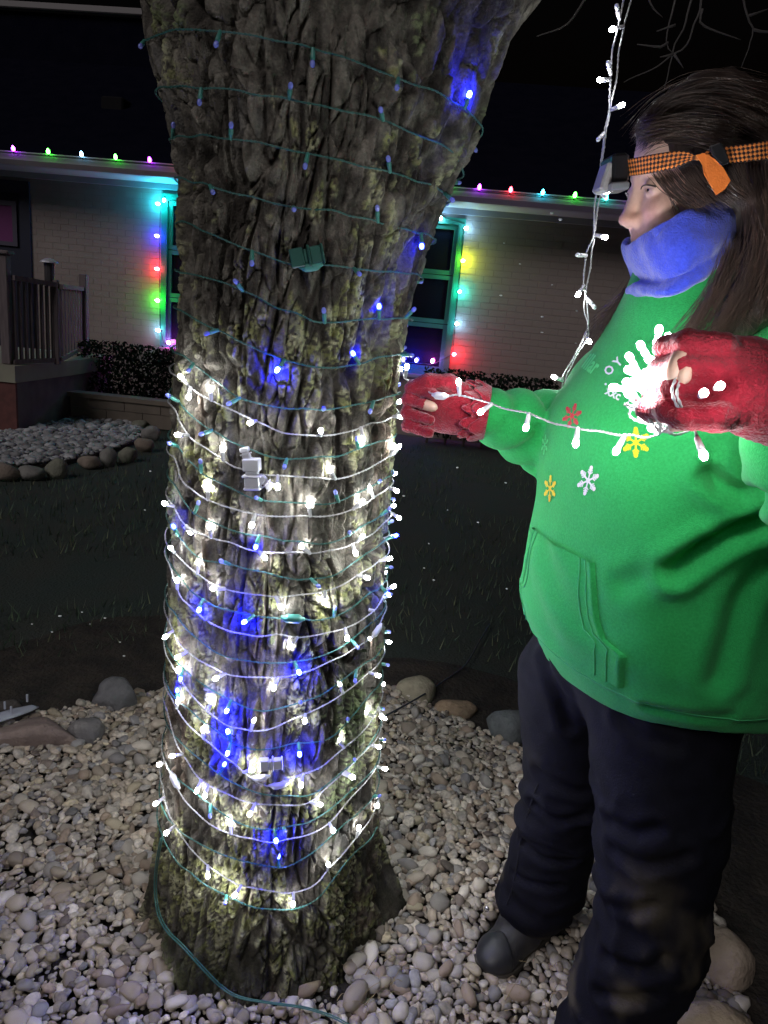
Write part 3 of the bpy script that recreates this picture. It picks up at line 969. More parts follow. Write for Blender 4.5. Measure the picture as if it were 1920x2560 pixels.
for k in range(34):
    x_, y_ = (RNG.uniform(800, 1010), RNG.uniform(2330, 2540)) if k < 16 else ((RNG.uniform(1240, 1400), RNG.uniform(2400, 2560)) if k < 26 else (RNG.uniform(20, 400), RNG.uniform(1980, 2500)))
    p_ = atZ(x_, y_, .028)
    a_ = RNG.uniform(0, 6.28)
    l_ = RNG.uniform(.02, .07)
    e_ = p_ + np.array([math.cos(a_) * l_, math.sin(a_) * l_, RNG.uniform(.0, .03)])
    m_ = (p_ + e_) / 2 + np.array([0, 0, RNG.uniform(.004, .014)])
    sg.tube(spline([p_, m_, e_], 5), np.linspace(.0011, .0004, 11), 4)
o = sg.build('dry_straw', m_straw, None, True)
tag(o, 'thin dry grass stalks strewn over the pebbles', 'straw', kind='stuff')
# thin dark cord running over the soil right of the tree
pts = [(960, 1792), (1050, 1742), (1110, 1702), (1165, 1660), (1200, 1600), (1225, 1560)]
P = resample(spline([atZ(x, y, .05 if i < 2 else .02) for i, (x, y) in enumerate(pts)], 8), .02)
o = MB().tube(P, .0035, 6).build('ground_cord', mat('dark_cord', (.03, .035, .05), .5), None, True)
tag(o, 'thin dark cord lying over the tan boulder and the soil', 'cord')
# ================================================================== LIGHT STRINGS
L_WHITE, L_BLUE, L_HOUSE = 158.0, 680.0, 200.0
m_wwire = mat('white_wire', (.40, .395, .40), .4, spec=.5)
m_gwire = mat('green_wire', (.036, .125, .112), .4, spec=.5)
m_wsock = mat('white_socket', (.55, .54, .57), .35, spec=.5, sss=0.0)
m_gsock = mat('green_socket', (.050, .21, .175), .35, spec=.5)
m_wlit = mat('lit_white_bulb', (.9, .95, 1), .3, emit=L_WHITE, ecol=(.96, .985, 1.0))
m_blit = mat('lit_blue_bulb', (.1, .1, .9), .3, emit=L_BLUE, ecol=(.006, .010, 1.0))
m_blit1 = mat('dim_lit_blue_bulb', (.1, .1, .9), .3, emit=L_BLUE * .22, ecol=(.006, .010, 1.0))
m_boff = mat('unlit_blue_bulb', (.20, .24, .75), .12, spec=.7, coat=.4)
m_woff = mat('unlit_clear_bulb', (.75, .78, .82), .12, spec=.7, coat=.4)
def lathe(prof, n=10):
    V, F = [], []
    a = np.arange(n) * 2 * pi / n
    for r_, z_ in prof:
        V += [(r_ * math.cos(t), r_ * math.sin(t), z_) for t in a]
    for k in range(len(prof) - 1):
        F += [(k * n + j, k * n + (j + 1) % n, (k + 1) * n + (j + 1) % n, (k + 1) * n + j) for j in range(n)]
    F.append(tuple(range(n - 1, -1, -1)))
    F.append(tuple((len(prof) - 1) * n + j for j in range(n)))
    return V, F
def lathe_mesh(name, prof, m_, n=10):
    me = MB().add(*lathe(prof, n)).mesh(name)
    me.materials.append(m_)
    return me
SOCK = [(.0012, -.002), (.0026, -.001), (.0031, .001), (.0033, .008), (.0037, .0095), (.0037, .0140), (.0033, .0155), (.0029, .0160)]
LENS = [(.0026, .0161), (.0036, .0175), (.0041, .0205), (.0037, .0232), (.0024, .0252), (.0005, .0260)]
me_ws, me_gs = lathe_mesh('socket', SOCK, m_wsock), lathe_mesh('socket', SOCK, m_gsock)
me_wl, me_bl = lathe_mesh('bulb', LENS, m_wlit, 8), lathe_mesh('bulb', LENS, m_blit, 8)
me_b1 = lathe_mesh('bulb', LENS, m_blit1, 8)
me_bo, me_wo = lathe_mesh('bulb', LENS, m_boff, 8), lathe_mesh('bulb', LENS, m_woff, 8)
BL = .026
def put_bulb(parent, base, tip, me_s, me_b, scale=1.0):
    d = Vector([float(v) for v in (np.asarray(tip) - np.asarray(base))]).normalized()
    s = link('socket', me_s, parent)
    s.location = local(parent, [base])[0]
    s.rotation_mode = 'QUATERNION'
    s.rotation_quaternion = d.to_track_quat('Z', 'Y')
    s.scale = (scale,) * 3
    b = link('bulb', me_b, s)
    return s
def tip_of(base, tpx, toward=.75, L=BL):
    """end of a bulb of length L that starts at base and is seen at pixel tpx"""
    base = np.asarray(base)
    d = ray(*tpx)
    d = d / np.linalg.norm(d)
    q = CC + d * ((base - CC) @ d)
    v = q - base
    m_ = np.linalg.norm(v)
    if m_ > L * .97:
        return base + v / m_ * L
    return base + v - d * math.sqrt(L * L - m_ * m_) * toward
def twisted(P, mb, off=.00095, rw=.00095, pitch=.017, ns=2, step=.006, sides=5):
    P = resample(P, step)
    T, N, B = frames(P)
    ph = np.arange(len(P)) * step / pitch * 2 * pi
    ph = ph + .8 * vn(np.arange(len(P)) * .05, 0 * ph, 0 * ph, 3)
    for k in range(ns):
        a = ph + 2 * pi * k / ns
        mb.tube(P + off * (np.cos(a)[:, None] * N + np.sin(a)[:, None] * B), rw, sides)
    return P
def hit_trunk(px, py, out=.006):
    d = ray(px, py)
    t = np.linspace(.8, 2.2, 1400)
    P = CC + d * t[:, None]
    a = np.arctan2(P[:, 1] - TY, P[:, 0] - tk(P[:, 2], 1))
    g = np.hypot(P[:, 1] - TY, P[:, 0] - tk(P[:, 2], 1)) - (trunk_R(a, P[:, 2]) + out)
    k = np.argmax(g < 0) if (g < 0).any() else int(np.argmin(g))
    return P[k], a[k], P[k][2]
def wraps_path(wraps, out=.006, lead=None):
    ts, zs = [], []
    turn = 0
    if lead is not None:
        p, a, z = hit_trunk(*lead)
        ts.append(max(a, .0) - 2 * pi)
        zs.append(z)
    for w in wraps:
        seg = []
        for (x, y) in w:
            p, a, z = hit_trunk(x, y, out)
            if a > pi / 2: a -= 2 * pi
            seg.append((a, z))
        seg = np.array(seg)
        seg[:, 0] = np.maximum.accumulate(seg[:, 0] + np.arange(len(seg)) * 1e-4)
        ts += list(seg[:, 0] + turn * 2 * pi)
        zs += list(seg[:, 1])
        turn += 1
    ts, zs = np.array(ts), np.array(zs)
    # fill: denser samples along the whole helix
    tt_, zz_ = [ts[0]], [zs[0]]
    for k in range(1, len(ts)):
        m_ = max(1, int((ts[k] - ts[k - 1]) / .05))
        for j in range(1, m_ + 1):
            f = j / m_
            tt_.append(ts[k - 1] + (ts[k] - ts[k - 1]) * f)
            zz_.append(zs[k - 1] + (zs[k] - zs[k - 1]) * f)
    tt_, zz_ = np.array(tt_), np.array(zz_)
    ker = np.array([1, 2, 3, 2, 1.0])
    zz_ = np.convolve(np.pad(zz_, 2, mode='edge'), ker / ker.sum(), 'valid')
    zz_ = zz_ + .0025 * vn(tt_ * 7, 0 * tt_, 0 * tt_, 5)
    return tt_, trunk_pt(tt_, zz_, out + .0015)

W = [c5((170, 690), (250, 770), (370, 835), (480, 890), (610, 950), (720, 1005), (830, 1028), (960, 1030), (1070, 1035), (1180, 1005), (1300, 965), (1440, 920)),
     c5((155, 880), (165, 960), (220, 1040), (330, 1120), (430, 1190), (560, 1250), (680, 1270), (840, 1275), (960, 1290), (1080, 1310), (1200, 1265), (1330, 1210), (1420, 1150)),
     c5((160, 1180), (165, 1290), (230, 1360), (340, 1420), (450, 1470), (600, 1500), (760, 1520), (930, 1510), (1080, 1520), (1190, 1470), (1310, 1410), (1400, 1340)),
     c6((150, -70), (195, 40), (300, 80), (420, 120), (520, 145), (600, 180), (700, 182), (820, 190), (930, 200), (970, 180), (1080, 180), (1180, 140), (1280, 90), (1385, 0)),
     c6((130, 190), (200, 250), (270, 310), (340, 375), (435, 405), (560, 440), (690, 440), (720, 460), (850, 440), (1000, 425), (1100, 390), (1230, 310), (1350, 235)),
     c6((130, 280), (150, 440), (230, 510), (320, 600), (430, 650), (560, 685), (720, 680), (820, 675), (870, 700), (1000, 680), (1120, 650), (1230, 590), (1320, 530), (1380, 410)),
     c6((120, 620), (150, 720), (230, 790), (330, 850), (430, 905), (520, 925), (640, 935), (760, 930), (870, 900), (960, 880), (1090, 810), (1200, 760), (1330, 660), (1355, 570)),
     c6((120, 850), (170, 940), (250, 1050), (350, 1150), (430, 1215), (530, 1230), (640, 1255), (760, 1210), (900, 1150), (1050, 1080), (1150, 1010), (1260, 920), (1360, 820)),
     c6((140, 1080), (200, 1190), (300, 1280), (400, 1370), (480, 1430), (545, 1480), (600, 1545), (680, 1580), (760, 1550), (820, 1515), (930, 1500), (1030, 1440), (1130, 1350), (1250, 1250), (1310, 1160), (1350, 1080)),
     c7((258, -247), (270, -150), (300, -80), (345, 0), (430, 110), (520, 160), (600, 185), (680, 225), (760, 228), (860, 238), (990, 228), (1050, 150), (1150, 70), (1210, 0), (1310, -90)),
     c7((245, 20), (290, 120), (330, 195), (400, 270), (470, 335), (550, 370), (660, 400), (780, 425), (900, 400), (1000, 375), (1080, 330), (1140, 260), (1200, 180), (1290, 90), (1330, 30)),
     c7((235, 160), (240, 230), (290, 340), (340, 410), (400, 490), (450, 545), (520, 590), (600, 640), (650, 665), (740, 665), (850, 680), (900, 690), (980, 665), (1040, 640), (1060, 570), (1110, 540), (1170, 460), (1230, 390), (1300, 300), (1335, 200))]
G = [c2((15, 185), (70, 150), (180, 125), (300, 125), (420, 135), (550, 165), (700, 195), (850, 225), (980, 280), (1100, 330), (1200, 365), (1300, 410), (1360, 450), (1410, 510)),
     c2((60, 380), (150, 358), (280, 365), (400, 375), (520, 395), (640, 412), (800, 445), (920, 475), (1030, 505), (1150, 555), (1260, 600), (1320, 640), (1360, 700)),
     c2((140, 575), (230, 565), (350, 570), (480, 590), (620, 620), (750, 645), (880, 675), (1000, 705), (1120, 730), (1230, 765), (1280, 800), (1310, 830)),
     c2((165, 745), (180, 738), (300, 770), (430, 805), (540, 830), (680, 860), (840, 880), (960, 905), (1060, 935), (1180, 965)),
     c2((190, 920), (260, 940), (350, 990), (450, 1030), (560, 1070), (650, 1105), (780, 1095), (900, 1110), (1050, 1125), (1170, 1140)),
     c5((180, 70), (290, 100), (400, 130), (500, 160), (600, 215), (720, 275), (850, 315), (950, 365), (1060, 380), (1180, 370), (1300, 345), (1500, 340)),
     c5((180, 300), (260, 350), (380, 405), (500, 460), (600, 520), (720, 580), (850, 610), (1000, 630), (1100, 640), (1220, 610), (1330, 580), (1480, 550)),
     c5((180, 560), (240, 605), (350, 690), (430, 760), (510, 815), (620, 845), (740, 870), (900, 885), (1020, 895), (1120, 875), (1250, 845), (1430, 800)),
     c5((165, 830), (220, 900), (300, 970), (370, 1020), (470, 1070), (560, 1110), (660, 1155), (800, 1172), (960, 1170), (1130, 1160), (1220, 1115), (1330, 1080), (1430, 1045)),
     c5((165, 1100), (220, 1190), (280, 1250), (370, 1300), (440, 1340), (530, 1380), (640, 1420), (780, 1440), (900, 1445), (1050, 1450), (1130, 1420), (1250, 1350), (1400, 1280)),
     c6((160, -200), (180, -110), (240, -50), (330, 0), (380, 20), (480, 60), (600, 90), (700, 100), (850, 125), (1000, 140), (1090, 130), (1170, 75), (1290, 10), (1385, -60)),
     c6((150, 60), (200, 150), (270, 215), (370, 250), (460, 265), (570, 290), (700, 320), (850, 345), (960, 345), (1050, 350), (1150, 290), (1250, 200), (1385, 110)),
     c6((150, 300), (200, 390), (290, 460), (380, 510), (480, 545), (620, 565), (760, 575), (900, 585), (1000, 590), (1090, 570), (1180, 530), (1270, 440), (1380, 360)),
     c6((150, 560), (210, 640), (290, 720), (380, 790), (480, 825), (600, 840), (720, 845), (840, 840), (960, 810), (1060, 780), (1160, 720), (1260, 640), (1360, 540)),
     c6((150, 830), (230, 920), (330, 990), (430, 1050), (540, 1100), (650, 1135), (730, 1125), (870, 1080), (1000, 1040), (1100, 970), (1180, 890), (1290, 830), (1360, 760)),
     c6((140, 1050), (220, 1110), (300, 1180), (400, 1260), (500, 1330), (620, 1365), (720, 1345), (850, 1320), (1000, 1300), (1080, 1285), (1150, 1190), (1290, 1020), (1350, 960)),
     c6((140, 1280), (230, 1370), (340, 1450), (500, 1560), (650, 1620), (800, 1630), (920, 1635), (1000, 1590), (1100, 1500), (1200, 1420), (1320, 1270)),
     c7((270, 60), (400, 160), (480, 240), (560, 295), (640, 330), (740, 355), (840, 350), (940, 330), (1040, 290), (1120, 230), (1200, 150), (1320, 30)),
     c7((240, 280), (330, 380), (490, 465), (600, 505), (700, 535), (760, 555), (840, 555), (930, 520), (1020, 470), (1090, 395), (1130, 350), (1230, 270), (1310, 190)),
     c7((240, 430), (300, 530), (380, 590), (440, 640), (540, 690), (640, 740), (740, 765), (860, 775), (960, 755), (1040, 700), (1140, 560), (1220, 470), (1330, 350))]

def near_on(P, px):
    """point of the wire, on the camera side of the trunk, that is seen nearest to pixel px"""
    q = PROJ[id(P)]
    d = np.hypot(q[:, 0] - px[0], q[:, 1] - px[1]) + np.where(P[:, 1] > TY + .06, 1e4, 0)
    return P[int(np.argmin(d))]
PROJ = {}
def regproj(P):
    v = P - CC
    w_ = v @ CF
    PROJ[id(P)] = np.stack([960 + FPX * (v @ CR) / w_, 1280 - FPX * (v @ CU) / w_], 1)

# ---- white string: wraps, the span to the hands and the bundle
ws = empty('white_light_string', (-.19, TY, 0), 0, 'white light string round the lower trunk, its lit bunch held in the hands', 'light string')
tW, PW = wraps_path(W, .006, (1000, 912))
PWd = resample(PW, .006)
mb = MB()
twisted(PW, mb)
o = mb.build('wire', m_wwire, ws, True)
o.data.transform(Matrix.Translation(-ws.location))
regproj(PWd)
WB = [c5(a, b) for a, b in (((165, 685), (205, 730)), ((345, 750), (360, 830)), ((580, 965), (620, 955)), ((1000, 1012), (1010, 1035)), ((1480, 930), (1430, 922)), ((1255, 1085), (1235, 990)),
      ((140, 1035), (215, 1035)), ((415, 1100), (420, 1185)), ((1045, 1230), (1080, 1310)), ((1475, 1090), (1420, 1150)), ((1450, 1050), (1410, 1155)), ((745, 1360), (740, 1275)), ((80, 1355), (165, 1300)),
      ((335, 1300), (340, 1420)), ((1285, 1340), (1310, 1410)), ((1455, 1370), (1400, 1340)), ((65, 1440), (150, 1440)), ((925, 1430), (930, 1510)), ((1260, 1420), (1190, 1470)), ((580, 1600), (605, 1505)), ((1475, 1535), (1400, 1500)), ((215, 820), (215, 760)))]
WB += [c6(a, b) for a, b in (((335, 15), (360, 90)), ((230, 75), (195, 45)), ((110, 165), (150, 180)), ((280, 220), (270, 305)), ((860, 135), (940, 195)), ((670, 225), (640, 182)), ((1210, 205), (1190, 140)), ((1250, 95), (1210, 120)), ((1425, 225), (1350, 238)),
      ((150, 350), (140, 420)), ((340, 405), (435, 408)), ((770, 530), (725, 458)), ((1020, 515), (1025, 422)), ((1285, 345), (1215, 325)), ((1440, 390), (1380, 415)), ((110, 545), (130, 610)), ((1230, 525), (1310, 535)), ((800, 770), (860, 700)), ((70, 700), (125, 660)), ((1160, 715), (1145, 640)),
      ((1275, 715), (1330, 660)), ((130, 825), (215, 780)), ((155, 880), (165, 935)), ((365, 945), (430, 905)), ((715, 1010), (740, 932)), ((1100, 940), (1135, 1020)), ((1350, 925), (1285, 895)), ((370, 1030), (330, 1120)), ((155, 1070), (155, 1110)), ((610, 1160), (590, 1240)), ((905, 1195), (900, 1150)),
      ((1240, 1130), (1305, 1165)), ((300, 1235), (315, 1295)), ((1090, 1280), (1140, 1340)), ((1375, 1210), (1335, 1100)), ((1350, 1345), (1290, 1330)), ((600, 1480), (545, 1482)), ((105, 1400), (175, 1395)), ((40, 1450), (110, 1420)), ((1200, 1530), (1150, 1500)), ((1390, 1475), (1330, 1460)), ((880, 1590), (890, 1505)))]
WB += [c7(a, b) for a, b in (((390, 180), (420, 105)), ((430, 215), (460, 135)), ((570, 300), (575, 378)), ((665, 295), (710, 228)), ((1055, 235), (995, 228)), ((1215, 95), (1160, 70)), ((165, 240), (235, 200)), ((1335, 240), (1330, 205)), ((225, 390), (290, 345)), ((1240, 340), (1225, 400)),
      ((455, 610), (455, 548)), ((580, 720), (630, 655)), ((895, 770), (900, 690)), ((1080, 540), (1065, 570)), ((1105, 370), (1085, 325)))]
for tip, base in WB:
    b = near_on(PWd, base)
    put_bulb(ws, b, tip_of(b, tip), me_ws, me_wl)
# bulbs on the far side of the trunk
far_i = np.where(PWd[:, 1] > TY + .07)[0]
last = -99
for i in far_i:
    if i - last > 17:
        b = PWd[i]
        n = np.array([b[0] - tk(b[2], 1), b[1] - TY, 0])
        n /= np.linalg.norm(n)
        put_bulb(ws, b, b + n * .8 + RNG.normal(0, .5, 3), me_ws, me_wl)
        last = i
# span from trunk to far hand to near hand
span = [(996, 912, 1.43), (1012, 944, 1.36), (1030, 954, 1.30), (1060, 972, 1.225), (1085, 986, 1.175), (1120, 990, 1.165), (1142, 987, 1.15), (1182, 996, 1.13), (1226, 1008, 1.10), (1263, 1022, 1.07), (1318, 1032, 1.035), (1350, 1045, 1.01), (1385, 1059, .985), (1414, 1064, .965), (1460, 1074, .935),
        (1495, 1077, .91), (1549, 1088, .865), (1579, 1087, .845), (1616, 1094, .815), (1654, 1080, .785), (1677, 1050, .765), (1700, 1000, .75)]
PS = spline(at3(span), 6)
mb = MB()
twisted(PS, mb)
o = mb.build('span_wire', m_wwire, ws, True)
o.data.transform(Matrix.Translation(-ws.location))
PSd = resample(PS, .004)
regproj(PSd)
def near_span(px):
    q = PROJ[id(PSd)]
    return PSd[int(np.argmin(np.hypot(q[:, 0] - px[0], q[:, 1] - px[1])))]
for tip, base in (((1018, 912), (1016, 941)), ((1146, 944), (1151, 985)), ((1194, 1035), (1228, 1010)), ((1311, 1085), (1322, 1034)), ((1440, 1105), (1443, 1070)), ((1525, 1155), (1562, 1088))):
    b = near_span(base)
    put_bulb(ws, b, tip_of(b, tip, .3), me_ws, me_wl)
def bulge(parent, P, rad, m_, name='inline_resistor'):
    P = resample(spline(P, 6), .002)
    f = np.linspace(0, 1, len(P))
    R = rad * np.interp(f, [0, .12, .25, .75, .88, 1], [.35, .55, 1, 1, .55, .35])
    mb = MB().tube(P, R, 10)
    o = mb.build(name, m_, parent, True)
    o.data.transform(Matrix.Translation(-parent.location))
    return o
bulge(ws, at3([(1080, 986, 1.17), (1100, 990, 1.165), (1122, 990, 1.16)]), .0062, m_wsock)
# bundle in the near hand
bun = MB()
hub = atY(1662, 985, .800)
for k in range(15):
    c = hub + RNG.normal(0, 1, 3) * (.010, .008, .012) + np.array([.004, 0, -.012])
    a0 = RNG.uniform(0, 6.28)
    n1 = RNG.normal(size=3); n1 /= np.linalg.norm(n1)
    e1 = np.cross(n1, (0, 0, 1)); e1 /= np.linalg.norm(e1)
    e2 = np.cross(n1, e1)
    t = np.linspace(a0, a0 + RNG.uniform(3.5, 6.5), 36)
    r1, r2 = RNG.uniform(.014, .034), RNG.uniform(.010, .026)
    P = c + r1 * np.cos(t)[:, None] * e1 + r2 * np.sin(t)[:, None] * e2
    twisted(P, bun, step=.004, sides=4)
for pts in ([(1605, 1012, .75), (1618, 1040, .745), (1640, 1070, .745), (1652, 1082, .75)], [(1622, 1012, .74), (1640, 1045, .735), (1655, 1075, .74)], [(1690, 945, .72), (1680, 975, .71), (1690, 1010, .71), (1715, 1040, .715)],
            [(1700, 950, .72), (1692, 985, .71), (1706, 1020, .71), (1728, 1050, .715)], [(1600, 1000, .75), (1650, 1022, .73), (1700, 1045, .72), (1735, 1060, .72)], [(1735, 1060, .72), (1740, 1085, .72), (1745, 1100, .72)],
            [(1560, 1010, .76), (1600, 1020, .75), (1660, 1035, .735), (1720, 1050, .725)]):
    twisted(spline(at3(pts), 6), bun, step=.004, sides=4)
o = bun.build('bunched_wire', m_wwire, ws, True)
o.data.transform(Matrix.Translation(-ws.location))
for (bx, by, Y), (tx, ty) in (((1691, 890, 0.770), (1664, 827)), ((1658, 918, 0.770), (1654, 862)), ((1668, 926, 0.765), (1606, 888)), ((1630, 985, 0.770), (1583, 916)), ((1592, 1000, 0.775), (1556, 938)), ((1620, 985, 0.755), (1598, 968)),
                              ((1655, 985, 0.755), (1640, 962)), ((1668, 1000, 0.755), (1658, 990)), ((1640, 1010, 0.755), (1622, 1003)), ((1672, 1015, 0.750), (1676, 1014)), ((1655, 1035, 0.755), (1650, 1030)), ((1650, 960, 0.755), (1628, 940)),
                              ((1680, 960, 0.750), (1668, 945)), ((1690, 1000, 0.750), (1694, 985)), ((1752, 990, .688), (1758, 984)), ((1790, 970, .688), (1798, 966)), ((1743, 1096, .72), (1760, 1141))):
    b = atY(bx, by, Y)
    put_bulb(ws, b, tip_of(b, (tx, ty), .6), me_ws, me_wl)

for k in range(26):
    b = hub + RNG.normal(0, 1, 3) * (.015, .012, .016) + np.array([-.007, .004, .004])
    put_bulb(ws, b, b + np.array([-.6, .10, .40]) + RNG.normal(0, .45, 3), me_ws, me_wl)

# ---- blue lights on green wire
gs = empty('blue_light_string', (-.19, TY, 0), 0, 'green-wired string of blue lights, mostly dark, wound up the whole trunk', 'light string')
tG, PG = wraps_path(G, .0045)
PGd = resample(PG, .006)
mb = MB()
twisted(PG, mb, off=.0010, rw=.0010)
lead = [PG[-1], atZ(1000, 2050, .20), ]
# plain paired lead cord from the trunk down over the gravel
def lead_pt(p, z):
    g_ = atZ(*p, z)
    h_, a_, z_ = hit_trunk(*p, .010)
    inside_ = np.hypot(h_[1] - TY, h_[0] - tk(h_[2], 1)) < trunk_R(np.array(a_), np.array(z_)) + .012
    return h_ if inside_ and np.linalg.norm(h_ - CC) < np.linalg.norm(g_ - CC) and h_[2] > 0 else g_
LC = spline([hit_trunk(*c7((215, 400))[0], .012)[0]] + [lead_pt(p, z) for p, z in zip(c7((188, 560), (185, 700), (205, 810), (250, 890), (330, 970), (430, 1080), (520, 1170), (620, 1230), (800, 1262), (960, 1285), (1100, 1330), (1180, 1372), (1300, 1440)),
     (.17, .11, .08, .06, .05, .05, .05, .045, .045, .045, .045, .045, .04))], 8)
for s in (-.0016, .0016):
    mb.tube(resample(LC, .01) + np.array([s, s, 0]), .0016, 6)
o = mb.build('wire', m_gwire, gs, True)
o.data.transform(Matrix.Translation(-gs.location))
regproj(PGd)
GB = [(c2(a, b), l) for a, b, l in (((330, 190), (345, 150), 0), ((20, 190), (30, 160), 0), ((732, 275), (735, 215), 0), ((642, 350), (645, 405), 0), ((1015, 455), (1020, 500), 0), ((700, 695), (715, 650), 0), ((1045, 650), (1050, 700), 0), ((262, 435), (265, 375), 0),
      ((155, 510), (150, 560), 0), ((395, 510), (390, 560), 0), ((1082, 362), (1090, 325), 0), ((1410, 625), (1370, 560), 0), ((1316, 832), (1280, 800), 0), ((318, 795), (300, 790), 0), ((655, 868), (650, 860), 0), ((1000, 850), (1000, 910), 0), ((480, 1100), (485, 1045), 0),
      ((1185, 1020), (1180, 968), 1), ((1385, 385), (1365, 455), 2), ((925, 1135), (910, 1112), 0))]
GB += [(c5(a, b), l) for a, b, l in (((490, 120), (540, 175), 0), ((1017, 285), (1015, 350), 0), ((1345, 255), (1350, 335), 1), ((1580, 265), (1500, 335), 0), ((310, 440), (390, 410), 0), ((1180, 535), (1220, 605), 1), ((750, 640), (790, 600), 2), ((1550, 565), (1475, 555), 0),
      ((215, 655), (250, 605), 0), ((440, 860), (510, 820), 0), ((1018, 880), (1020, 895), 0), ((1290, 905), (1320, 850), 0), ((80, 795), (165, 830), 0), ((280, 1035), (355, 1020), 0), ((1212, 1050), (1220, 1110), 0), ((785, 1225), (800, 1170), 0), ((285, 1180), (285, 1255), 0),
      ((100, 1085), (165, 1095), 0), ((620, 1410), (640, 1420), 0), ((1085, 1370), (1110, 1420), 0), ((1350, 1310), (1355, 1340), 0), ((285, 1410), (265, 1490), 0), ((1420, 1465), (1350, 1500), 0))]
GB += [(c6(a, b), l) for a, b, l in (((140, 60), (155, 100), 1), ((610, 175), (640, 95), 1), ((1170, 75), (1165, 85), 0), ((1450, 90), (1385, 110), 1), ((405, 240), (460, 268), 0), ((995, 400), (945, 345), 0), ((1085, 520), (1085, 572), 0), ((285, 515), (300, 465), 2), ((1430, 475), (1370, 400), 1), ((545, 605), (600, 562), 2),
      ((1225, 760), (1180, 700), 0), ((870, 900), (835, 840), 2), ((1200, 985), (1195, 880), 0), ((435, 1150), (460, 1065), 2), ((440, 1222), (470, 1310), 2), ((880, 1080), (885, 1078), 0), ((420, 1470), (430, 1400), 2), ((875, 1395), (860, 1320), 2), ((1160, 1180), (1145, 1190), 0), ((1200, 1420), (1190, 1430), 0), ((165, 960), (190, 880), 1), ((150, 1000), (170, 1060), 1))]
GB += [(c7(a, b), l) for a, b, l in (((465, 310), (470, 235), 0), ((855, 370), (850, 350), 0), ((820, 505), (825, 555), 2), ((812, 440), (800, 352), 2), ((545, 740), (550, 690), 0), ((1110, 360), (1115, 370), 0), ((1345, 185), (1310, 190), 0), ((530, 45), (520, 80), 1))]
for (tip, base), lit in GB:
    b = near_on(PGd, base)
    t_ = tip_of(b, tip, .12 if lit else .7)
    put_bulb(gs, b, t_, me_gs, (me_bo, me_b1, me_bl)[lit])
far_i = np.where(PGd[:, 1] > TY + .07)[0]
last = -99
for i in far_i:
    if i - last > 22:
        b = PGd[i]
        n = np.array([b[0] - tk(b[2], 1), b[1] - TY, 0])
        put_bulb(gs, b, b + n + RNG.normal(0, .15, 3), me_gs, me_bo)
        last = i
# plugs and joints on the trunk
def obox(mb, c, ex, ey, ez, hx, hy, hz, b=.002):
    """bevelled box with its own axes"""
    t = MB().bevbox(-hx, hx, -hy, hy, -hz, hz, b)
    V = np.concatenate(t.v)
    mb.add(np.asarray(c) + V[:, :1] * ex + V[:, 1:2] * ey + V[:, 2:] * ez, t.f)
def plug(parent, p0, p1, m_, name='plug', w=.010, out=.012):
    a, b = hit_trunk(*p0, out)[0], hit_trunk(*p1, out)[0]
    ex = (b - a) / np.linalg.norm(b - a)
    n = (a + b) / 2 - np.array([tk(a[2], 1), TY, (a[2] + b[2]) / 2])
    n -= ex * (n @ ex); n /= np.linalg.norm(n)
    ey = np.cross(n, ex)
    L = np.linalg.norm(b - a)
    mb = MB()
    for f0, f1, s in ((0, .40, 1.0), (.40, .52, .75), (.52, .60, 1.15), (.60, .92, .9), (.92, 1.0, 1.05)):
        c = a + ex * L * (f0 + f1) / 2
        obox(mb, c, ex, ey, n, L * (f1 - f0) / 2 * .99, w * s, w * .62 * s, .0015)
    o = mb.build(name, m_, parent)
    o.data.transform(Matrix.Translation(-parent.location))
    return o
m_plugw = mat('white_plug', (.62, .62, .68), .35, spec=.5)
plug(ws, *c5((590, 1175), (600, 1360)), m_plugw, w=.0145)
plug(ws, *c5((545, 1110), (565, 1180)), m_plugw, w=.008)
plug(ws, *c5((640, 1290), (710, 1350)), m_plugw, w=.008)
plug(ws, *c6((640, 1450), (775, 1440)), m_plugw, w=.0115)
plug(gs, *c2((640, 1075), (780, 1050)), mat('dark_green_plug', (.025, .085, .070), .4), w=.0145)
for pts, mm, par, rr in ((c6((690, 1572), (750, 1575), (815, 1548)), m_wsock, ws, .0065), (c6((590, 1525), (640, 1530), (700, 1515)), m_wsock, ws, .006), (c6((1300, 700), (1335, 655), (1360, 615)), m_wsock, ws, .006), (c6((190, 42), (225, 60), (262, 78)), m_wsock, ws, .0045), (c7((262, 60), (290, 120), (310, 150)), m_wsock, ws, .007),
                        (c6((765, 578), (830, 585), (905, 588)), m_gsock, gs, .0085), (c2((675, 1108), (720, 1108), (775, 1095)), m_gsock, gs, .0075)):
    bulge(par, [hit_trunk(*p, .011)[0] for p in pts], rr, mm)

# ---- doubled white string hanging down from the branches
hs = empty('hanging_light_string', atY(1575, -120, 1.40), 0, 'doubled white light string hanging straight down beside the head', 'light string')
HA = [(1590, -260), (1572, -60), (1560, 0), (1546, 61), (1535, 111), (1527, 183), (1524, 266), (1510, 333), (1502, 410), (1493, 460), (1488, 532), (1482, 588), (1466, 638), (1460, 710), (1471, 765), (1466, 832), (1438, 885), (1410, 940), (1400, 1010)]
HB = [(1606, -260), (1592, -60), (1579, 0), (1560, 61), (1549, 128), (1541, 200), (1528, 266), (1514, 333), (1505, 410), (1502, 482), (1491, 554), (1482, 610), (1477, 665), (1468, 715), (1462, 770), (1471, 838), (1440, 890), (1415, 950), (1405, 1010)]
PA, PB = spline(at3([(x, y, 1.40) for x, y in HA]), 6), spline(at3([(x, y, 1.405) for x, y in HB]), 6)
mb = MB()
for P in (PA, PB):
    P = P + .0022 * np.stack([vn(P[:, 2] * 40, k + 0 * P[:, 0], 0 * P[:, 0], 9) for k in range(3)], 1)
    twisted(P, mb, off=.0009, rw=.00105)
o = mb.build('wire', m_wwire, hs, True)
o.data.transform(Matrix.Translation(-hs.location))
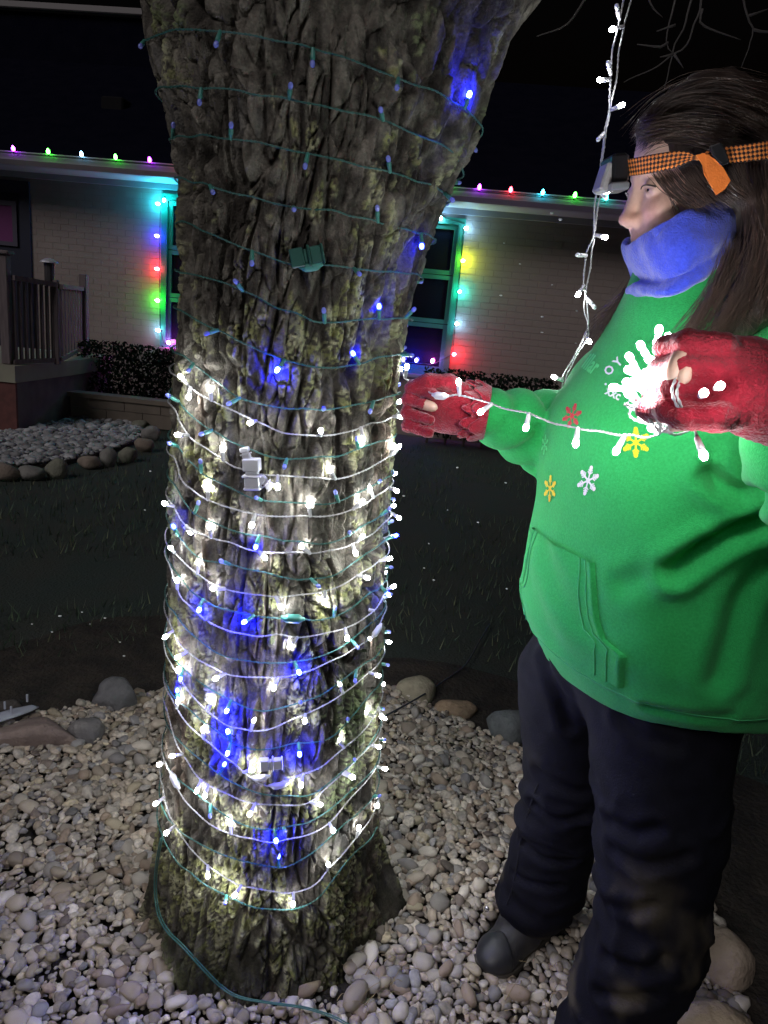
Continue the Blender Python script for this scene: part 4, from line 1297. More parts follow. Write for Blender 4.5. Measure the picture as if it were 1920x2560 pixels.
PH = np.vstack([resample(PA, .004), resample(PB, .004)])
regproj(PH)
for tip, base, lit in (((1535, 72), (1555, 66), 1), ((1505, 200), (1530, 198), 1), ((1554, 263), (1528, 276), 1), ((1513, 593), (1488, 590), 1), ((1452, 638), (1468, 640), 0), ((1446, 735), (1462, 715), 1), ((1488, 770), (1470, 745), 0), ((1471, 848), (1468, 835), 1), ((1388, 944), (1408, 953), 1),
                       ((1543, 20), (1550, 45), 0), ((1522, 165), (1528, 190), 0), ((1502, 342), (1510, 336), 0), ((1510, 490), (1497, 470), 0)):
    q = PROJ[id(PH)]
    b = PH[int(np.argmin(np.hypot(q[:, 0] - base[0], q[:, 1] - base[1])))]
    put_bulb(hs, b, tip_of(b, tip, .4), me_ws, me_wl if lit else me_wo)

# ---- coloured bulbs on the house
HC = {'purple': (.42, .03, 1.0), 'green': (.06, 1.0, .05), 'ice': (.13, .30, .46), 'red': (1.0, .03, .05), 'cyan': (.03, .75, 1.0), 'blue': (.03, .03, 1.0), 'yellow': (.75, .95, .03), 'pink': (1.0, .08, .55), 'aqua': (.03, .62, .50)}
HM = {k: mat('lit_%s_bulb' % k, c, .3, emit=L_HOUSE, ecol=c) for k, c in HC.items()}
HM2 = {k: mat('lit_%s_roof_bulb' % k, c, .3, emit=L_HOUSE * .15, ecol=c) for k, c in HC.items()}
CL = [(.008, .018), (.016, .026), (.020, .036), (.0195, .048), (.015, .062), (.007, .074), (.001, .078)]
CS = [(.007, -.002), (.0095, .0), (.0095, .016), (.008, .0185)]
me_cs = lathe_mesh('socket', CS, mat('dark_green_socket', (.02, .05, .035), .5), 10)
me_cl = {k: lathe_mesh('bulb', CL, m_, 10) for k, m_ in HM.items()}
me_cl2 = {k: lathe_mesh('bulb', CL, m_, 10) for k, m_ in HM2.items()}
m_hwire = mat('dark_green_wire', (.02, .05, .035), .5)
def house_string(label, pts, bulbs, v, name='house_light_string', lens=None):
    P = [hw(*atwall(x, y, v)) for x, y in pts]
    e = empty(name, P[0], 0, label, 'light string', 'coloured light strings on the house')
    mb = MB()
    mb.tube(resample(P, .05), .004, 5)
    o = mb.build('wire', m_hwire, e, True)
    o.data.transform(Matrix.Translation(-e.location))
    for (x, y, c, d) in bulbs:
        b = hw(*atwall(x, y, v - .006))
        s = link('socket', me_cs, e)
        s.location = local(e, [b])[0]
        s.rotation_mode = 'QUATERNION'
        s.rotation_quaternion = Vector(d).normalized().to_track_quat('Z', 'Y')
        link('bulb', (lens or me_cl)[c], s)
    return e
up = (0, -.35, 1)
gl = lambda x: 380 + .0835 * x
rb = [(35, 'purple'), (122, 'green'), (205, 'ice'), (290, 'green'), (375, 'purple'), (457, 'red'), (540, 'cyan'), (622, 'green'), (705, 'purple'), (787, 'cyan'), (870, 'red'), (952, 'green'), (1035, 'ice'), (1117, 'green'), (1197, 'purple'), (1275, 'red'), (1355, 'cyan'), (1435, 'green'), (1513, 'aqua'), (1590, 'purple'), (1668, 'red')]
house_string('row of coloured bulbs standing along the roof gutter of the house', [(x, gl(x)) for x in (-60, 300, 700, 1100, 1500, 1800)], [(x, gl(x) - 1, c, up) for x, c in rb], -.655, lens=me_cl2)
out = (-.75, -.7, .1)
house_string('coloured bulbs outlining the left window beside the trunk', [(434, 508), (413, 494), (401, 512), (399, 592), (399, 674), (399, 753), (400, 827), (410, 858), (423, 861), (470, 866)],
             [(412, 494, 'cyan', (0, -.5, -.6)), (403, 512, 'cyan', out), (401, 592, 'blue', out), (401, 674, 'red', out), (402, 753, 'green', out), (403, 827, 'ice', out), (423, 863, 'pink', (0, -.6, .7)), (470, 520, 'cyan', (0, -.7, .1)), (462, 866, 'purple', (0, -.6, .7))], -.04)
out = (.5, -.8, .1)
house_string('coloured bulbs outlining the right window beside the trunk', [(1060, 534), (1102, 541), (1162, 560), (1160, 572), (1153, 653), (1145, 730), (1138, 810), (1132, 886), (1080, 911), (1007, 905)],
             [(1102, 541, 'ice', (0, -.6, -.4)), (1160, 572, 'ice', out), (1152, 653, 'yellow', out), (1144, 730, 'aqua', out), (1137, 810, 'ice', out), (1130, 886, 'red', out), (1080, 909, 'pink', (0, -.6, .7)), (1040, 907, 'blue', (0, -.6, .7)), (1007, 905, 'blue', (0, -.6, .7))], -.04)
# ================================================================== PERSON
from mathutils.bvhtree import BVHTree
person = empty('person', (.52, 1.27, 0), 0, 'person in green hoodie and dark trousers stringing lights, wearing orange headlamp strap', 'person')

def surface_nets(fn, lo, hi, h):
    lo, hi = np.asarray(lo, float), np.asarray(hi, float)
    n = np.ceil((hi - lo) / h).astype(int) + 1
    ax = [lo[k] + h * np.arange(n[k]) for k in range(3)]
    val = np.empty(n, np.float32)
    st = max(1, int(600000 / (n[1] * n[2])))
    Yg, Zg = np.meshgrid(ax[1], ax[2], indexing='ij')
    for i in range(0, n[0], st):
        xs = ax[0][i:i + st]
        P = np.empty((len(xs), n[1], n[2], 3))
        P[..., 0] = xs[:, None, None]
        P[..., 1] = Yg
        P[..., 2] = Zg
        val[i:i + st] = fn(P)
    s = val < 0
    cs = [s[a:n[0] - 1 + a, b:n[1] - 1 + b, c:n[2] - 1 + c] for a in (0, 1) for b in (0, 1) for c in (0, 1)]
    tot = sum(c.astype(np.int8) for c in cs)
    act = (tot > 0) & (tot < 8)
    idx = np.argwhere(act)
    cid = -np.ones(act.shape, np.int64)
    cid[act] = np.arange(len(idx))
    off = np.array([(a, b, c) for a in (0, 1) for b in (0, 1) for c in (0, 1)])
    cv = np.stack([val[idx[:, 0] + o[0], idx[:, 1] + o[1], idx[:, 2] + o[2]] for o in off], 1)
    acc = np.zeros((len(idx), 3))
    cnt = np.zeros(len(idx))
    for i in range(8):
        for j in range(i + 1, 8):
            if np.abs(off[i] - off[j]).sum() != 1: continue
            a, b = cv[:, i], cv[:, j]
            x = (a < 0) != (b < 0)
            t = np.where(x, a / np.where(x, a - b, 1), 0)
            acc += np.where(x[:, None], off[i] + t[:, None] * (off[j] - off[i]), 0)
            cnt += x
    V = lo + h * (idx + acc / cnt[:, None])
    Q = []
    for axd in range(3):
        sl0, sl1 = [slice(None)] * 3, [slice(None)] * 3
        sl0[axd], sl1[axd] = slice(0, -1), slice(1, None)
        e = s[tuple(sl0)] != s[tuple(sl1)]
        p = np.argwhere(e)
        u, v = [(1, 2), (2, 0), (0, 1)][axd]
        ok = (p[:, u] > 0) & (p[:, v] > 0) & (p[:, u] < n[u] - 1) & (p[:, v] < n[v] - 1)
        p = p[ok]
        def c(du, dv):
            q = p.copy(); q[:, u] -= du; q[:, v] -= dv
            return cid[q[:, 0], q[:, 1], q[:, 2]]
        quad = np.stack([c(1, 1), c(0, 1), c(0, 0), c(1, 0)], 1)
        inside = s[p[:, 0], p[:, 1], p[:, 2]]
        quad[~inside] = quad[~inside][:, ::-1]
        Q.append(quad)
    Q = np.concatenate(Q)
    return V, Q[(Q >= 0).all(1)]
def smooth_v(V, F, it=2, lam=.5):
    e = np.concatenate([F[:, [k, (k + 1) % F.shape[1]]] for k in range(F.shape[1])])
    for _ in range(it):
        acc = np.zeros_like(V)
        c = np.zeros(len(V))
        for a, b in ((0, 1), (1, 0)):
            for k in range(3):
                acc[:, k] += np.bincount(e[:, a], V[e[:, b], k], len(V))
            c += np.bincount(e[:, a], minlength=len(V))
        V = V + lam * (acc / np.maximum(c, 1)[:, None] - V)
    return V
def normals(V, F):
    n = np.cross(V[F[:, 2]] - V[F[:, 0]], V[F[:, -1]] - V[F[:, 1]])
    N = np.zeros_like(V)
    for k in range(F.shape[1]):
        for c in range(3):
            N[:, c] += np.bincount(F[:, k], n[:, c], len(V))
    return N / (np.linalg.norm(N, axis=1)[:, None] + 1e-12)
def caps(P, a, b, ra, rb):
    a, b = np.asarray(a, float), np.asarray(b, float)
    d = b - a
    t = np.clip(((P - a) @ d) / (d @ d), 0, 1)
    return np.linalg.norm(P - a - t[..., None] * d, axis=-1) - (ra + (rb - ra) * t)
def ell(P, c, r, R=None):
    q = P - np.asarray(c)
    if R is not None: q = q @ R
    r = np.asarray(r)
    k0 = np.linalg.norm(q / r, axis=-1)
    k1 = np.linalg.norm(q / (r * r), axis=-1)
    return k0 * (k0 - 1) / np.maximum(k1, 1e-9)
def smin(a, b, k):
    h = np.clip(.5 + .5 * (b - a) / k, 0, 1)
    return b * (1 - h) + a * h - k * h * (1 - h)
def smax(a, b, k): return -smin(-a, -b, k)
def chain(P, pts, rs, k=.01):
    d = None
    for i in range(len(pts) - 1):
        c = caps(P, pts[i], pts[i + 1], rs[i], rs[i + 1])
        d = c if d is None else smin(d, c, k)
    return d
def grow(name, fn, lo, hi, h, m_, it=2, disp=None, parent=person, cols=None):
    V, F = surface_nets(fn, lo, hi, h)
    V = smooth_v(V, F, it)
    if disp is not None:
        V = V + normals(V, F) * disp(V)[:, None]
    me = mesh_np(name, local(parent if parent.parent is None else person, V), F, cols=None if cols is None else cols(V))
    o = link(name, me, parent, m_)
    return o, V, F

m_skin = mat('skin', (.60, .40, .32), .5, (.56, .36, .29), 40, 4, bump=.08, bscale=400, bdist=.002, sss=.25, spec=.35)
m_hood = mat('green_fleece', (.031, .41, .102), .92, (.024, .345, .084), 260, 3, bump=.40, bscale=520, bdist=.003, sheen=.12, spec=.15)
m_pant = mat('navy_snow_trousers', (.020, .021, .036), .75, (.015, .016, .028), 30, 4, bump=.25, bscale=300, bdist=.003, spec=.3, attr=None)
m_boot = mat('black_boot_leather', (.020, .020, .023), .55, (.035, .033, .032), 30, 5, bump=.3, bscale=140, bdist=.003, spec=.4)
m_glove = mat('red_fleece_glove', (.29, .010, .025), .95, (.22, .008, .019), 200, 3, bump=.6, bscale=330, bdist=.006, sheen=.4, spec=.1)
m_gaiter = mat('blue_fleece', (.045, .075, .62), .95, (.034, .057, .50), 160, 4, bump=.5, bscale=380, bdist=.004, sheen=.5, spec=.1)
m_hair = mat('dark_brown_hair', (.020, .013, .011), .42, (.034, .022, .018), 60, 3, spec=.5)

# ------------------------------------------------------------------ hoodie
YAW = math.radians(20)
fwd = np.array([-math.cos(YAW), -math.sin(YAW), 0])
lft = np.array([math.sin(YAW), -math.cos(YAW), 0])
HZ = np.array([  # z, cx, cy, front, back, half width
    (.70, .560, 1.270, .205, .215, .225), (.79, .558, 1.268, .215, .222, .242), (.84, .555, 1.265, .240, .235, .256), (.92, .548, 1.26, .262, .24, .265), (1.0, .540, 1.252, .262, .235, .262), (1.10, .528, 1.238, .250, .225, .250),
    (1.20, .505, 1.222, .238, .215, .248), (1.28, .488, 1.202, .212, .20, .236), (1.35, .475, 1.182, .160, .17, .200), (1.41, .455, 1.166, .122, .14, .155), (1.455, .440, 1.152, .098, .11, .115), (1.50, .43, 1.142, .072, .078, .075)])
def hz(z, k): return np.interp(z, HZ[:, 0], HZ[:, k])
def torso(P, grow_=0.0):
    z = P[..., 2]
    dx, dy = P[..., 0] - hz(z, 1), P[..., 1] - hz(z, 2)
    q, s = dx * fwd[0] + dy * fwd[1], dx * lft[0] + dy * lft[1]
    r = np.where(q > 0, hz(z, 3), hz(z, 4)) + grow_
    w = hz(z, 5) + grow_
    n = 2.3
    k = ((np.abs(q) / r) ** n + (np.abs(s) / w) ** n + 1e-9) ** (1 / n)
    return (k - 1) * np.minimum(r, w) * .9
RSH, REL, RWR = (.405, 1.335, 1.310), tuple(atY(1480, 1120, 1.42)), tuple(atY(1200, 1028, 1.245))
LSH, LEL, LWR = (.585, 1.035, 1.365), (.66, .88, 1.12), (.415, .752, 1.315)
def sleeve(P, a, b, ra, rb, folds, amp):
    a, b = np.asarray(a, float), np.asarray(b, float)
    d = b - a
    t = np.clip(((P - a) @ d) / (d @ d), 0, 1)
    q = P - a - t[..., None] * d
    ang = np.arctan2(q[..., 2], q[..., 0] + q[..., 1])
    f = np.abs(np.sin(pi * folds * t + .8 * np.sin(ang * 2 + 1) + .5 * ang)) ** .6
    return np.linalg.norm(q, axis=-1) - (ra + (rb - ra) * t + amp * (f - .6) * np.sin(pi * np.clip(t * 1.02, 0, 1)) ** .4)
def hood_fn(P):
    d = torso(P)
    d = smin(d, caps(P, RSH, REL, .085, .085), .05)
    d = smin(d, caps(P, LSH, LEL, .105, .088), .05)
    d = smin(d, sleeve(P, REL, RWR, .098, .042, 4.6, .024), .003)
    d = smin(d, sleeve(P, LEL, LWR, .085, .050, 4, .014), .03)
    # collar
    d = smin(d, caps(P, (.43, 1.148, 1.47), (.425, 1.143, 1.485), .088, .086), .03)
    d = smax(d, .795 - P[..., 2] + .012 * np.sin(P[..., 0] * 14), .012)
    return d
def crease(V, N, pts, w, dep):
    pts = np.array([p for p in pts])
    d = np.full(len(V), 9.0)
    for i in range(len(pts) - 1):
        a, b = pts[i], pts[i + 1]
        e = b - a
        t = np.clip(((V - a) @ e) / (e @ e), 0, 1)
        d = np.minimum(d, np.linalg.norm(V - a - t[:, None] * e, axis=1))
    return -dep * np.exp(-(d / w) ** 2) + .45 * dep * np.exp(-((d - 2.0 * w) / w) ** 2)
V, F = surface_nets(hood_fn, (.02, .62, .74), (.95, 1.62, 1.56), .0075)
V = smooth_v(V, F, 2)
N = normals(V, F)
bv = BVHTree.FromPolygons(V.tolist(), F.tolist())
def onhood(px, py, bvh=None):
    d = Vector(ray(px, py)).normalized()
    h = (bvh or bv).ray_cast(Vector(CC), d)
    return (np.array(h[0]), np.array(h[1])) if h[0] is not None else (None, None)
def hpts(l):
    return [p for p in (onhood(*q)[0] for q in l) if p is not None]
dsp = .0045 * fbm(V[:, 0] * 7, V[:, 1] * 7, V[:, 2] * 4, 201, 3) + .0020 * fbm(V[:, 0] * 22, V[:, 1] * 22, V[:, 2] * 12, 205, 3)
s_l = (V[:, 0] - hz(V[:, 2], 1)) * lft[0] + (V[:, 1] - hz(V[:, 2], 2)) * lft[1]
q_f = (V[:, 0] - hz(V[:, 2], 1)) * fwd[0] + (V[:, 1] - hz(V[:, 2], 2)) * fwd[1]
# slack folds hanging from the chest
dsp += .006 * np.sin(s_l * 34 + V[:, 2] * 9 + 2 * fbm(V[:, 0] * 5, V[:, 1] * 5, V[:, 2] * 5, 7, 2)) * sstep(1.30, 1.0, V[:, 2]) * sstep(.82, .95, V[:, 2]) * sstep(-.02, .15, s_l)
for l, w_, dp in (([(1915, 1300), (1840, 1330), (1760, 1375), (1690, 1425)], .014, .022), ([(1915, 1240), (1850, 1235), (1800, 1215), (1770, 1190)], .012, .014), ([(1800, 1215), (1790, 1180), (1780, 1120)], .010, .008),
                  ([(1915, 1420), (1860, 1500), (1830, 1600), (1800, 1700)], .018, .010), ([(1760, 1380), (1650, 1420), (1560, 1460)], .016, .006), ([(1620, 1770), (1720, 1790), (1820, 1795)], .010, .005)):
    pp = hpts(l)
    if len(pp) > 1: dsp += crease(V, N, pp, w_, dp)
# gathered hem band
dsp += -.008 * sstep(.855, .84, V[:, 2]) * (q_f * q_f + s_l * s_l > .02)
V = V + N * dsp[:, None]
hood = link('hoodie', mesh_np('hoodie', local(person, V), F), person, m_hood)
bv = BVHTree.FromPolygons(V.tolist(), F.tolist())
HV, HF = V, F
def frame_hit(s, z):
    """point on the front of the hoodie at lateral offset s and height z"""
    c = np.array([hz(z, 1), hz(z, 2), z]) + lft * s + fwd * .6
    h = bv.ray_cast(Vector(c), Vector(-fwd))
    return (np.array(h[0]), np.array(h[1])) if h[0] is not None else (None, None)
# kangaroo pocket: raised patch, symmetrical about the middle of the front
def sz(px, py):
    p, n = onhood(px, py)
    return ((p[:2] - np.array([hz(p[2], 1), hz(p[2], 2)])) @ lft[:2], p[2])
pk = [sz(*p) for p in ((1487, 1407), (1490, 1450), (1500, 1555), (1515, 1598), (1568, 1640), (1560, 1718)) if onhood(*p)[0] is not None]
pk_s, pk_z = np.array([p[0] for p in pk]), np.array([p[1] for p in pk])
o_ = np.argsort(pk_z)
ztop, zbot = pk_z.max(), max(pk_z.min(), .862)
nz_, ns_ = 60, 60
Vp = []
for zz in np.linspace(zbot, ztop, nz_):
    sm = float(np.interp(zz, pk_z[o_], pk_s[o_]))
    sm = max(sm, .03)
    rowp = []
    for f in np.linspace(-1, 1, ns_):
        p, n = frame_hit(sm * f, zz)
        e = min(1 - abs(f), (zz - zbot) / .04 + .02, (ztop - zz) / .04 + .02)
        th = .0050 + .0025 * math.exp(-((1 - abs(f)) * sm / .007 - .8) ** 2) - (.0060 if (abs(f) > .999) else 0) + .004 * math.sin(zz * 60 + f * 5) * max(0, 1 - abs(f))
        rowp.append(p + n * th if p is not None else None)
    Vp.append(rowp)
okp = [r for r in Vp if all(x is not None for x in r)]
Vp = np.array(okp)
i = np.arange(Vp.shape[0] * ns_).reshape(-1, ns_)
Fp = np.stack([i[:-1, :-1], i[:-1, 1:], i[1:, 1:], i[1:, :-1]], -1).reshape(-1, 4)
pocket = link('pocket', mesh_np('pocket', local(person, Vp.reshape(-1, 3)), Fp), person, m_hood)
bv2 = BVHTree.FromPolygons(Vp.reshape(-1, 3).tolist(), Fp.tolist())
m_stitch = mat('green_stitching', (.055, .42, .15), .9)
pn = normals(Vp.reshape(-1, 3), Fp)
for k in (5, 9):
    for sgn in (k, ns_ - 1 - k):
        o = MB().tube(Vp[:, sgn] + pn[i[:, sgn]] * .0008, .0011, 4).build('stitching', m_stitch, pocket, True)
        o.data.transform(Matrix.Translation(-person.location))

# seam above the ribbed hem band
P = []
for a_ in np.linspace(0, 2 * pi, 140):
    d_ = np.array([math.cos(a_), math.sin(a_), 0])
    c_ = np.array([hz(.852, 1), hz(.852, 2), .852])
    h_ = bv.ray_cast(Vector(c_ + d_ * .6), Vector(-d_))
    if h_[0] is not None: P.append(np.array(h_[0]) + np.array(h_[1]) * .0004)
for off_ in (0, .008):
    o = MB().tube(np.array(P) + (0, 0, off_), .0012, 4).build('hem_seam', m_stitch, hood, True)
    o.data.transform(Matrix.Translation(-person.location))

# prints on the chest
def decal(parent, name, polys, cx, cy, sx, sy, rot, m_, shear=0.0):
    """polys: list of (verts2d, faces) in unit space, laid on the hoodie where it is seen at (cx, cy)"""
    mb = MB()
    c, s = math.cos(rot), math.sin(rot)
    for vs, fs in polys:
        out = []
        for (x, y) in vs:
            X, Y = sx * (x + shear * y), sy * y
            p, n = onhood(cx + c * X - s * Y, cy + s * X + c * Y)
            out.append(None if p is None else p + n * .0016)
        good = [f for f in fs if all(out[k] is not None for k in f)]
        if not good: continue
        used = sorted({k for f in good for k in f})
        re = {k: j for j, k in enumerate(used)}
        mb.add([out[k] for k in used], [tuple(re[k] for k in f) for f in good])
    if mb.n == 0: return
    o = mb.build(name, m_, parent, True)
    o.data.transform(Matrix.Translation(-person.location))
    return o
def bar2(x0, y0, x1, y1, w, n=5):
    d = np.array([x1 - x0, y1 - y0]); L = np.linalg.norm(d); d /= L
    p = np.array([-d[1], d[0]]) * w
    vs, fs = [], []
    for k in range(n):
        q = np.array([x0, y0]) + d * L * k / (n - 1)
        vs += [tuple(q - p), tuple(q + p)]
        if k: fs.append((2 * k - 2, 2 * k, 2 * k + 1, 2 * k - 1))
    return vs, fs
def disc2(x, y, r_, n=10):
    vs = [(x, y)] + [(x + r_ * math.cos(a), y + r_ * math.sin(a)) for a in np.arange(n) * 2 * pi / n]
    return vs, [(0, 1 + k, 1 + (k + 1) % n) for k in range(n)]
def flake():
    out = [disc2(0, 0, .20, 12)]
    for k in range(6):
        a = pi / 6 + k * pi / 3
        u = np.array([math.cos(a), math.sin(a)])
        v = np.array([-u[1], u[0]])
        out.append(bar2(0, 0, *(u * .9), .065))
        out.append(disc2(*(u * .90), .165))
        for f, l in ((.45, .24), (.62, .20)):
            for sg in (-1, 1):
                q = u * f
                out.append(bar2(*q, *(q + (u * .75 + v * sg) * l), .045, 3))
    return out
FL = flake()
inks = {k: mat('%s_print' % k, c, .8) for k, c in (('yellow', (.80, .66, .02)), ('white', (.72, .74, .80)), ('red', (.55, .05, .07)), ('gold', (.70, .55, .03)), ('leaf', (.10, .66, .22)))}
decal(hood, 'snowflake_print', FL, 1591, 1106, 34, 36, .0, inks['yellow'])
decal(hood, 'snowflake_print', FL, 1472, 1201, 25, 36, .25, inks['white'])
decal(hood, 'snowflake_print', FL, 1377, 1221, 15, 32, .05, inks['gold'])
decal(hood, 'snowflake_print', FL, 1432, 1040, 22, 30, .30, inks['red'])
decal(hood, 'snowflake_print', FL, 1364, 1112, 8, 24, .1, inks['leaf'])
def text_polys(txt):
    cu = bpy.data.curves.new('t', 'FONT')
    cu.body = txt
    cu.align_x, cu.align_y = 'CENTER', 'CENTER'
    cu.resolution_u = 2
    cu.offset = .028
    ob = bpy.data.objects.new('t', cu)
    COL.objects.link(ob)
    bpy.context.view_layer.update()
    me = bpy.data.meshes.new_from_object(ob.evaluated_get(bpy.context.evaluated_depsgraph_get()))
    vs = [(v.co.x, -v.co.y) for v in me.vertices]
    fs = [tuple(p.vertices) for p in me.polygons]
    bpy.data.objects.remove(ob)
    return [(vs, fs)]
for txt, x, y, sx, sy, rot, ink in (('illar', 1480, 912, 24, 62, .62, 'leaf'), ('O Y', 1535, 918, 30, 30, -.75, 'white'), ('.', 1516, 953, 34, 34, .0, 'white'), ('xxc', 1535, 985, 27, 32, .45, 'white'), ('Girls', 1588, 1018, 23, 33, .42, 'white')):
    decal(hood, 'lettering', text_polys(txt), x, y, sx, sy, rot, inks[ink])

# ------------------------------------------------------------------ trousers
def a3(x, y, Y): return atY(x, y, Y)
RH, RK, RA = a3(1425, 1690, 1.33), a3(1415, 1990, 1.335), a3(1345, 2235, 1.385)
LH, LK, LK2, LA = a3(1650, 1780, 1.17), a3(1655, 2060, 1.12), a3(1622, 2330, 1.09), np.array([.520, 1.085, .09])
def pant_fn(P):
    r = chain(P, [RH, RK, RA], [.105, .088, .088], .02)
    l = chain(P, [LH, LK, LK2, LA], [.130, .110, .095, .092], .02)
    hips = ell(P, (.545, 1.275, .86), (.215, .20, .16))
    d = smin(smin(r, l, .012), hips, .05)
    return smax(d, .045 - P[..., 2], .01)
def pant_disp(V):
    n = .009 * fbm(V[:, 0] * 9 + V[:, 2] * 4, V[:, 1] * 9, V[:, 2] * 9, 301, 3) + .0018 * fbm(V[:, 0] * 30, V[:, 1] * 30, V[:, 2] * 45, 305, 2)
    k = np.exp(-((V[:, 2] - .42) / .10) ** 2) + np.exp(-((V[:, 2] - .14) / .09) ** 2)
    for l_, w_, dp_ in (([(1325, 2020), (1390, 2058), (1470, 2045)], .010, .010), ([(1335, 1935), (1400, 1975), (1465, 1985)], .010, .007), ([(1300, 2120), (1360, 2165), (1440, 2165)], .009, .010), ([(1275, 2190), (1340, 2225), (1410, 2230)], .008, .008),
                        ([(1508, 2050), (1570, 2085), (1640, 2085)], .011, .010), ([(1515, 2130), (1600, 2175), (1720, 2160)], .011, .009), ([(1512, 2260), (1570, 2290), (1640, 2280)], .010, .008), ([(1505, 2400), (1590, 2440), (1680, 2420)], .011, .011), ([(1490, 2490), (1560, 2510), (1640, 2500)], .010, .009),
                        ([(1345, 1640), (1385, 1740), (1430, 1830)], .012, .007), ([(1540, 1800), (1600, 1850), (1690, 1880)], .012, .006)):
        pp = []
        for x_, y_ in l_:
            d_ = ray(x_, y_); d_ = d_ / np.linalg.norm(d_)
            t_ = (V - CC) @ d_
            off_ = np.linalg.norm(V - CC - t_[:, None] * d_, axis=1)
            k_ = np.where(off_ < .012)[0]
            if len(k_): pp.append(V[k_[np.argmin(t_[k_])]])
        if len(pp) > 1: n += crease(V, None, pp, w_, dp_)
    rid = 1 - np.abs(fbm(V[:, 0] * 6 + V[:, 2] * 3, V[:, 1] * 6 - V[:, 2] * 2, V[:, 2] * 7, 321, 2)) * 2.2
    n += .009 * np.clip(rid, 0, 1) ** 5 * sstep(.75, .55, V[:, 2])
    n += .0045 * k * np.sin(V[:, 2] * 80 + V[:, 1] * 30 + 3 * fbm(V[:, 0] * 8, V[:, 1] * 8, V[:, 2] * 8, 309, 2) + V[:, 0] * 18)
    return n
def pant_cols(V):
    mud = sstep(.10, .36, fbm(V[:, 0] * 9, V[:, 1] * 9, V[:, 2] * 5, 311, 4) + .12 * np.exp(-((V[:, 2] - .36) / .16) ** 2)) * sstep(.62, .42, V[:, 2])
    return mixc((1, 1, 1), (16, 13.5, 5.0), .75 * mud)
m_pant = mat('navy_snow_trousers', (.0062, .0062, .0118), .8, (.0048, .0048, .0090), 30, 4, bump=.3, bscale=300, bdist=.003, spec=.16, attr='col')
pants, PV, PF = grow('trousers', pant_fn, (.22, .90, .03), (.86, 1.58, 1.04), .008, m_pant, 2, pant_disp, cols=pant_cols)

bvp = BVHTree.FromPolygons(PV.tolist(), PF.tolist())
m_seam = mat('trouser_seam', (.014, .014, .022), .7)
for l_ in ([(1345, 1960), (1318, 2040), (1300, 2110), (1292, 2170), (1280, 2225), (1268, 2262)],):
    P = []
    for x_, y_ in l_:
        p_, n_ = onhood(x_, y_, bvp)
        if p_ is not None: P.append(p_ + n_ * .001)
    if len(P) > 2:
        o = MB().tube(resample(spline(P, 6), .01), .0016, 5).build('seam', m_seam, pants, True)
        o.data.transform(Matrix.Translation(-person.location))
# ------------------------------------------------------------------ boots
m_cap = mat('toe_cap_rubber', (.030, .030, .033), .42, (.022, .022, .024), 40, 4, bump=.2, bscale=200, bdist=.002)
def boot(toe, heel, name='boot'):
    toe, heel = np.asarray(toe, float), np.asarray(heel, float)
    ex = (toe - heel); L = np.linalg.norm(ex); ex /= L
    ey = np.cross((0, 0, 1), ex)
    R = np.stack([ex, ey, np.array([0, 0, 1.0])], 1)
    def fn(P):
        q = (P - heel) @ R
        d = chain(q, [(.035, 0, .062), (.13, .003, .060), (L - .055, .006, .040)], [.042, .045, .038], .03)
        d = smin(d, caps(q, (.045, 0, .07), (.035, 0, .17), .046, .054), .03)
        d = smin(d, ell(q, (L - .050, .004, .038), (.058, .045, .032)), .02)
        return smax(d, .022 - q[..., 2], .006)
    lo, hi = np.minimum(toe, heel) - .09, np.maximum(toe, heel) + .09
    lo[2], hi[2] = 0.0, .26
    b, _, _ = grow(name, fn, lo, hi, .005, m_boot, 2, lambda V: .0012 * fbm(V[:, 0] * 60, V[:, 1] * 60, V[:, 2] * 60, 5, 2))
    def fc(P):
        q = (P - heel) @ R
        return smax(fn(P) - .0022, (L - .062) + .35 * np.abs(q[..., 1]) - q[..., 0], .003)
    grow('toe_cap', fc, lo, hi, .0045, m_cap, 1, parent=b)
    def fs(P):
        q = (P - heel) @ R
        x = q[..., 0]
        w = np.interp(x, [0, .05, .14, L - .06, L], [.036, .042, .040, .052, .040])
        d = np.maximum(np.abs(q[..., 1] - .004) - w, np.maximum(-.006 - x, x - L - .004))
        rr = np.hypot(np.clip(x - (L - .05), 0, None), q[..., 1]) - .055
        d = smax(d, rr, .01)
        return smax(d, np.abs(q[..., 2] - .014) - .012, .004)
    s, _, _ = grow('sole', fs, lo, hi, .0045, mat('boot_sole', (.075, .066, .055), .8, (.045, .040, .034), 40), 1, parent=b)
    return b
boot((.318, 1.288, .008), (.500, 1.462, .008))
boot((.395, .955, .008), (.575, 1.120, .008))
mb = MB()
p = a3(1217, 2272, 1.305)
mb.add(*[np.asarray(x) if i == 0 else x for i, x in enumerate(lathe([(.006, 0), (.006, .002), (.003, .003)], 10))])
o = mb.build('snap', mat('snap_metal', (.7, .7, .72), .25, metal=.9), person, True)
o.location = local(person, [p])[0]
o.rotation_euler = (1.2, 0, -.4)

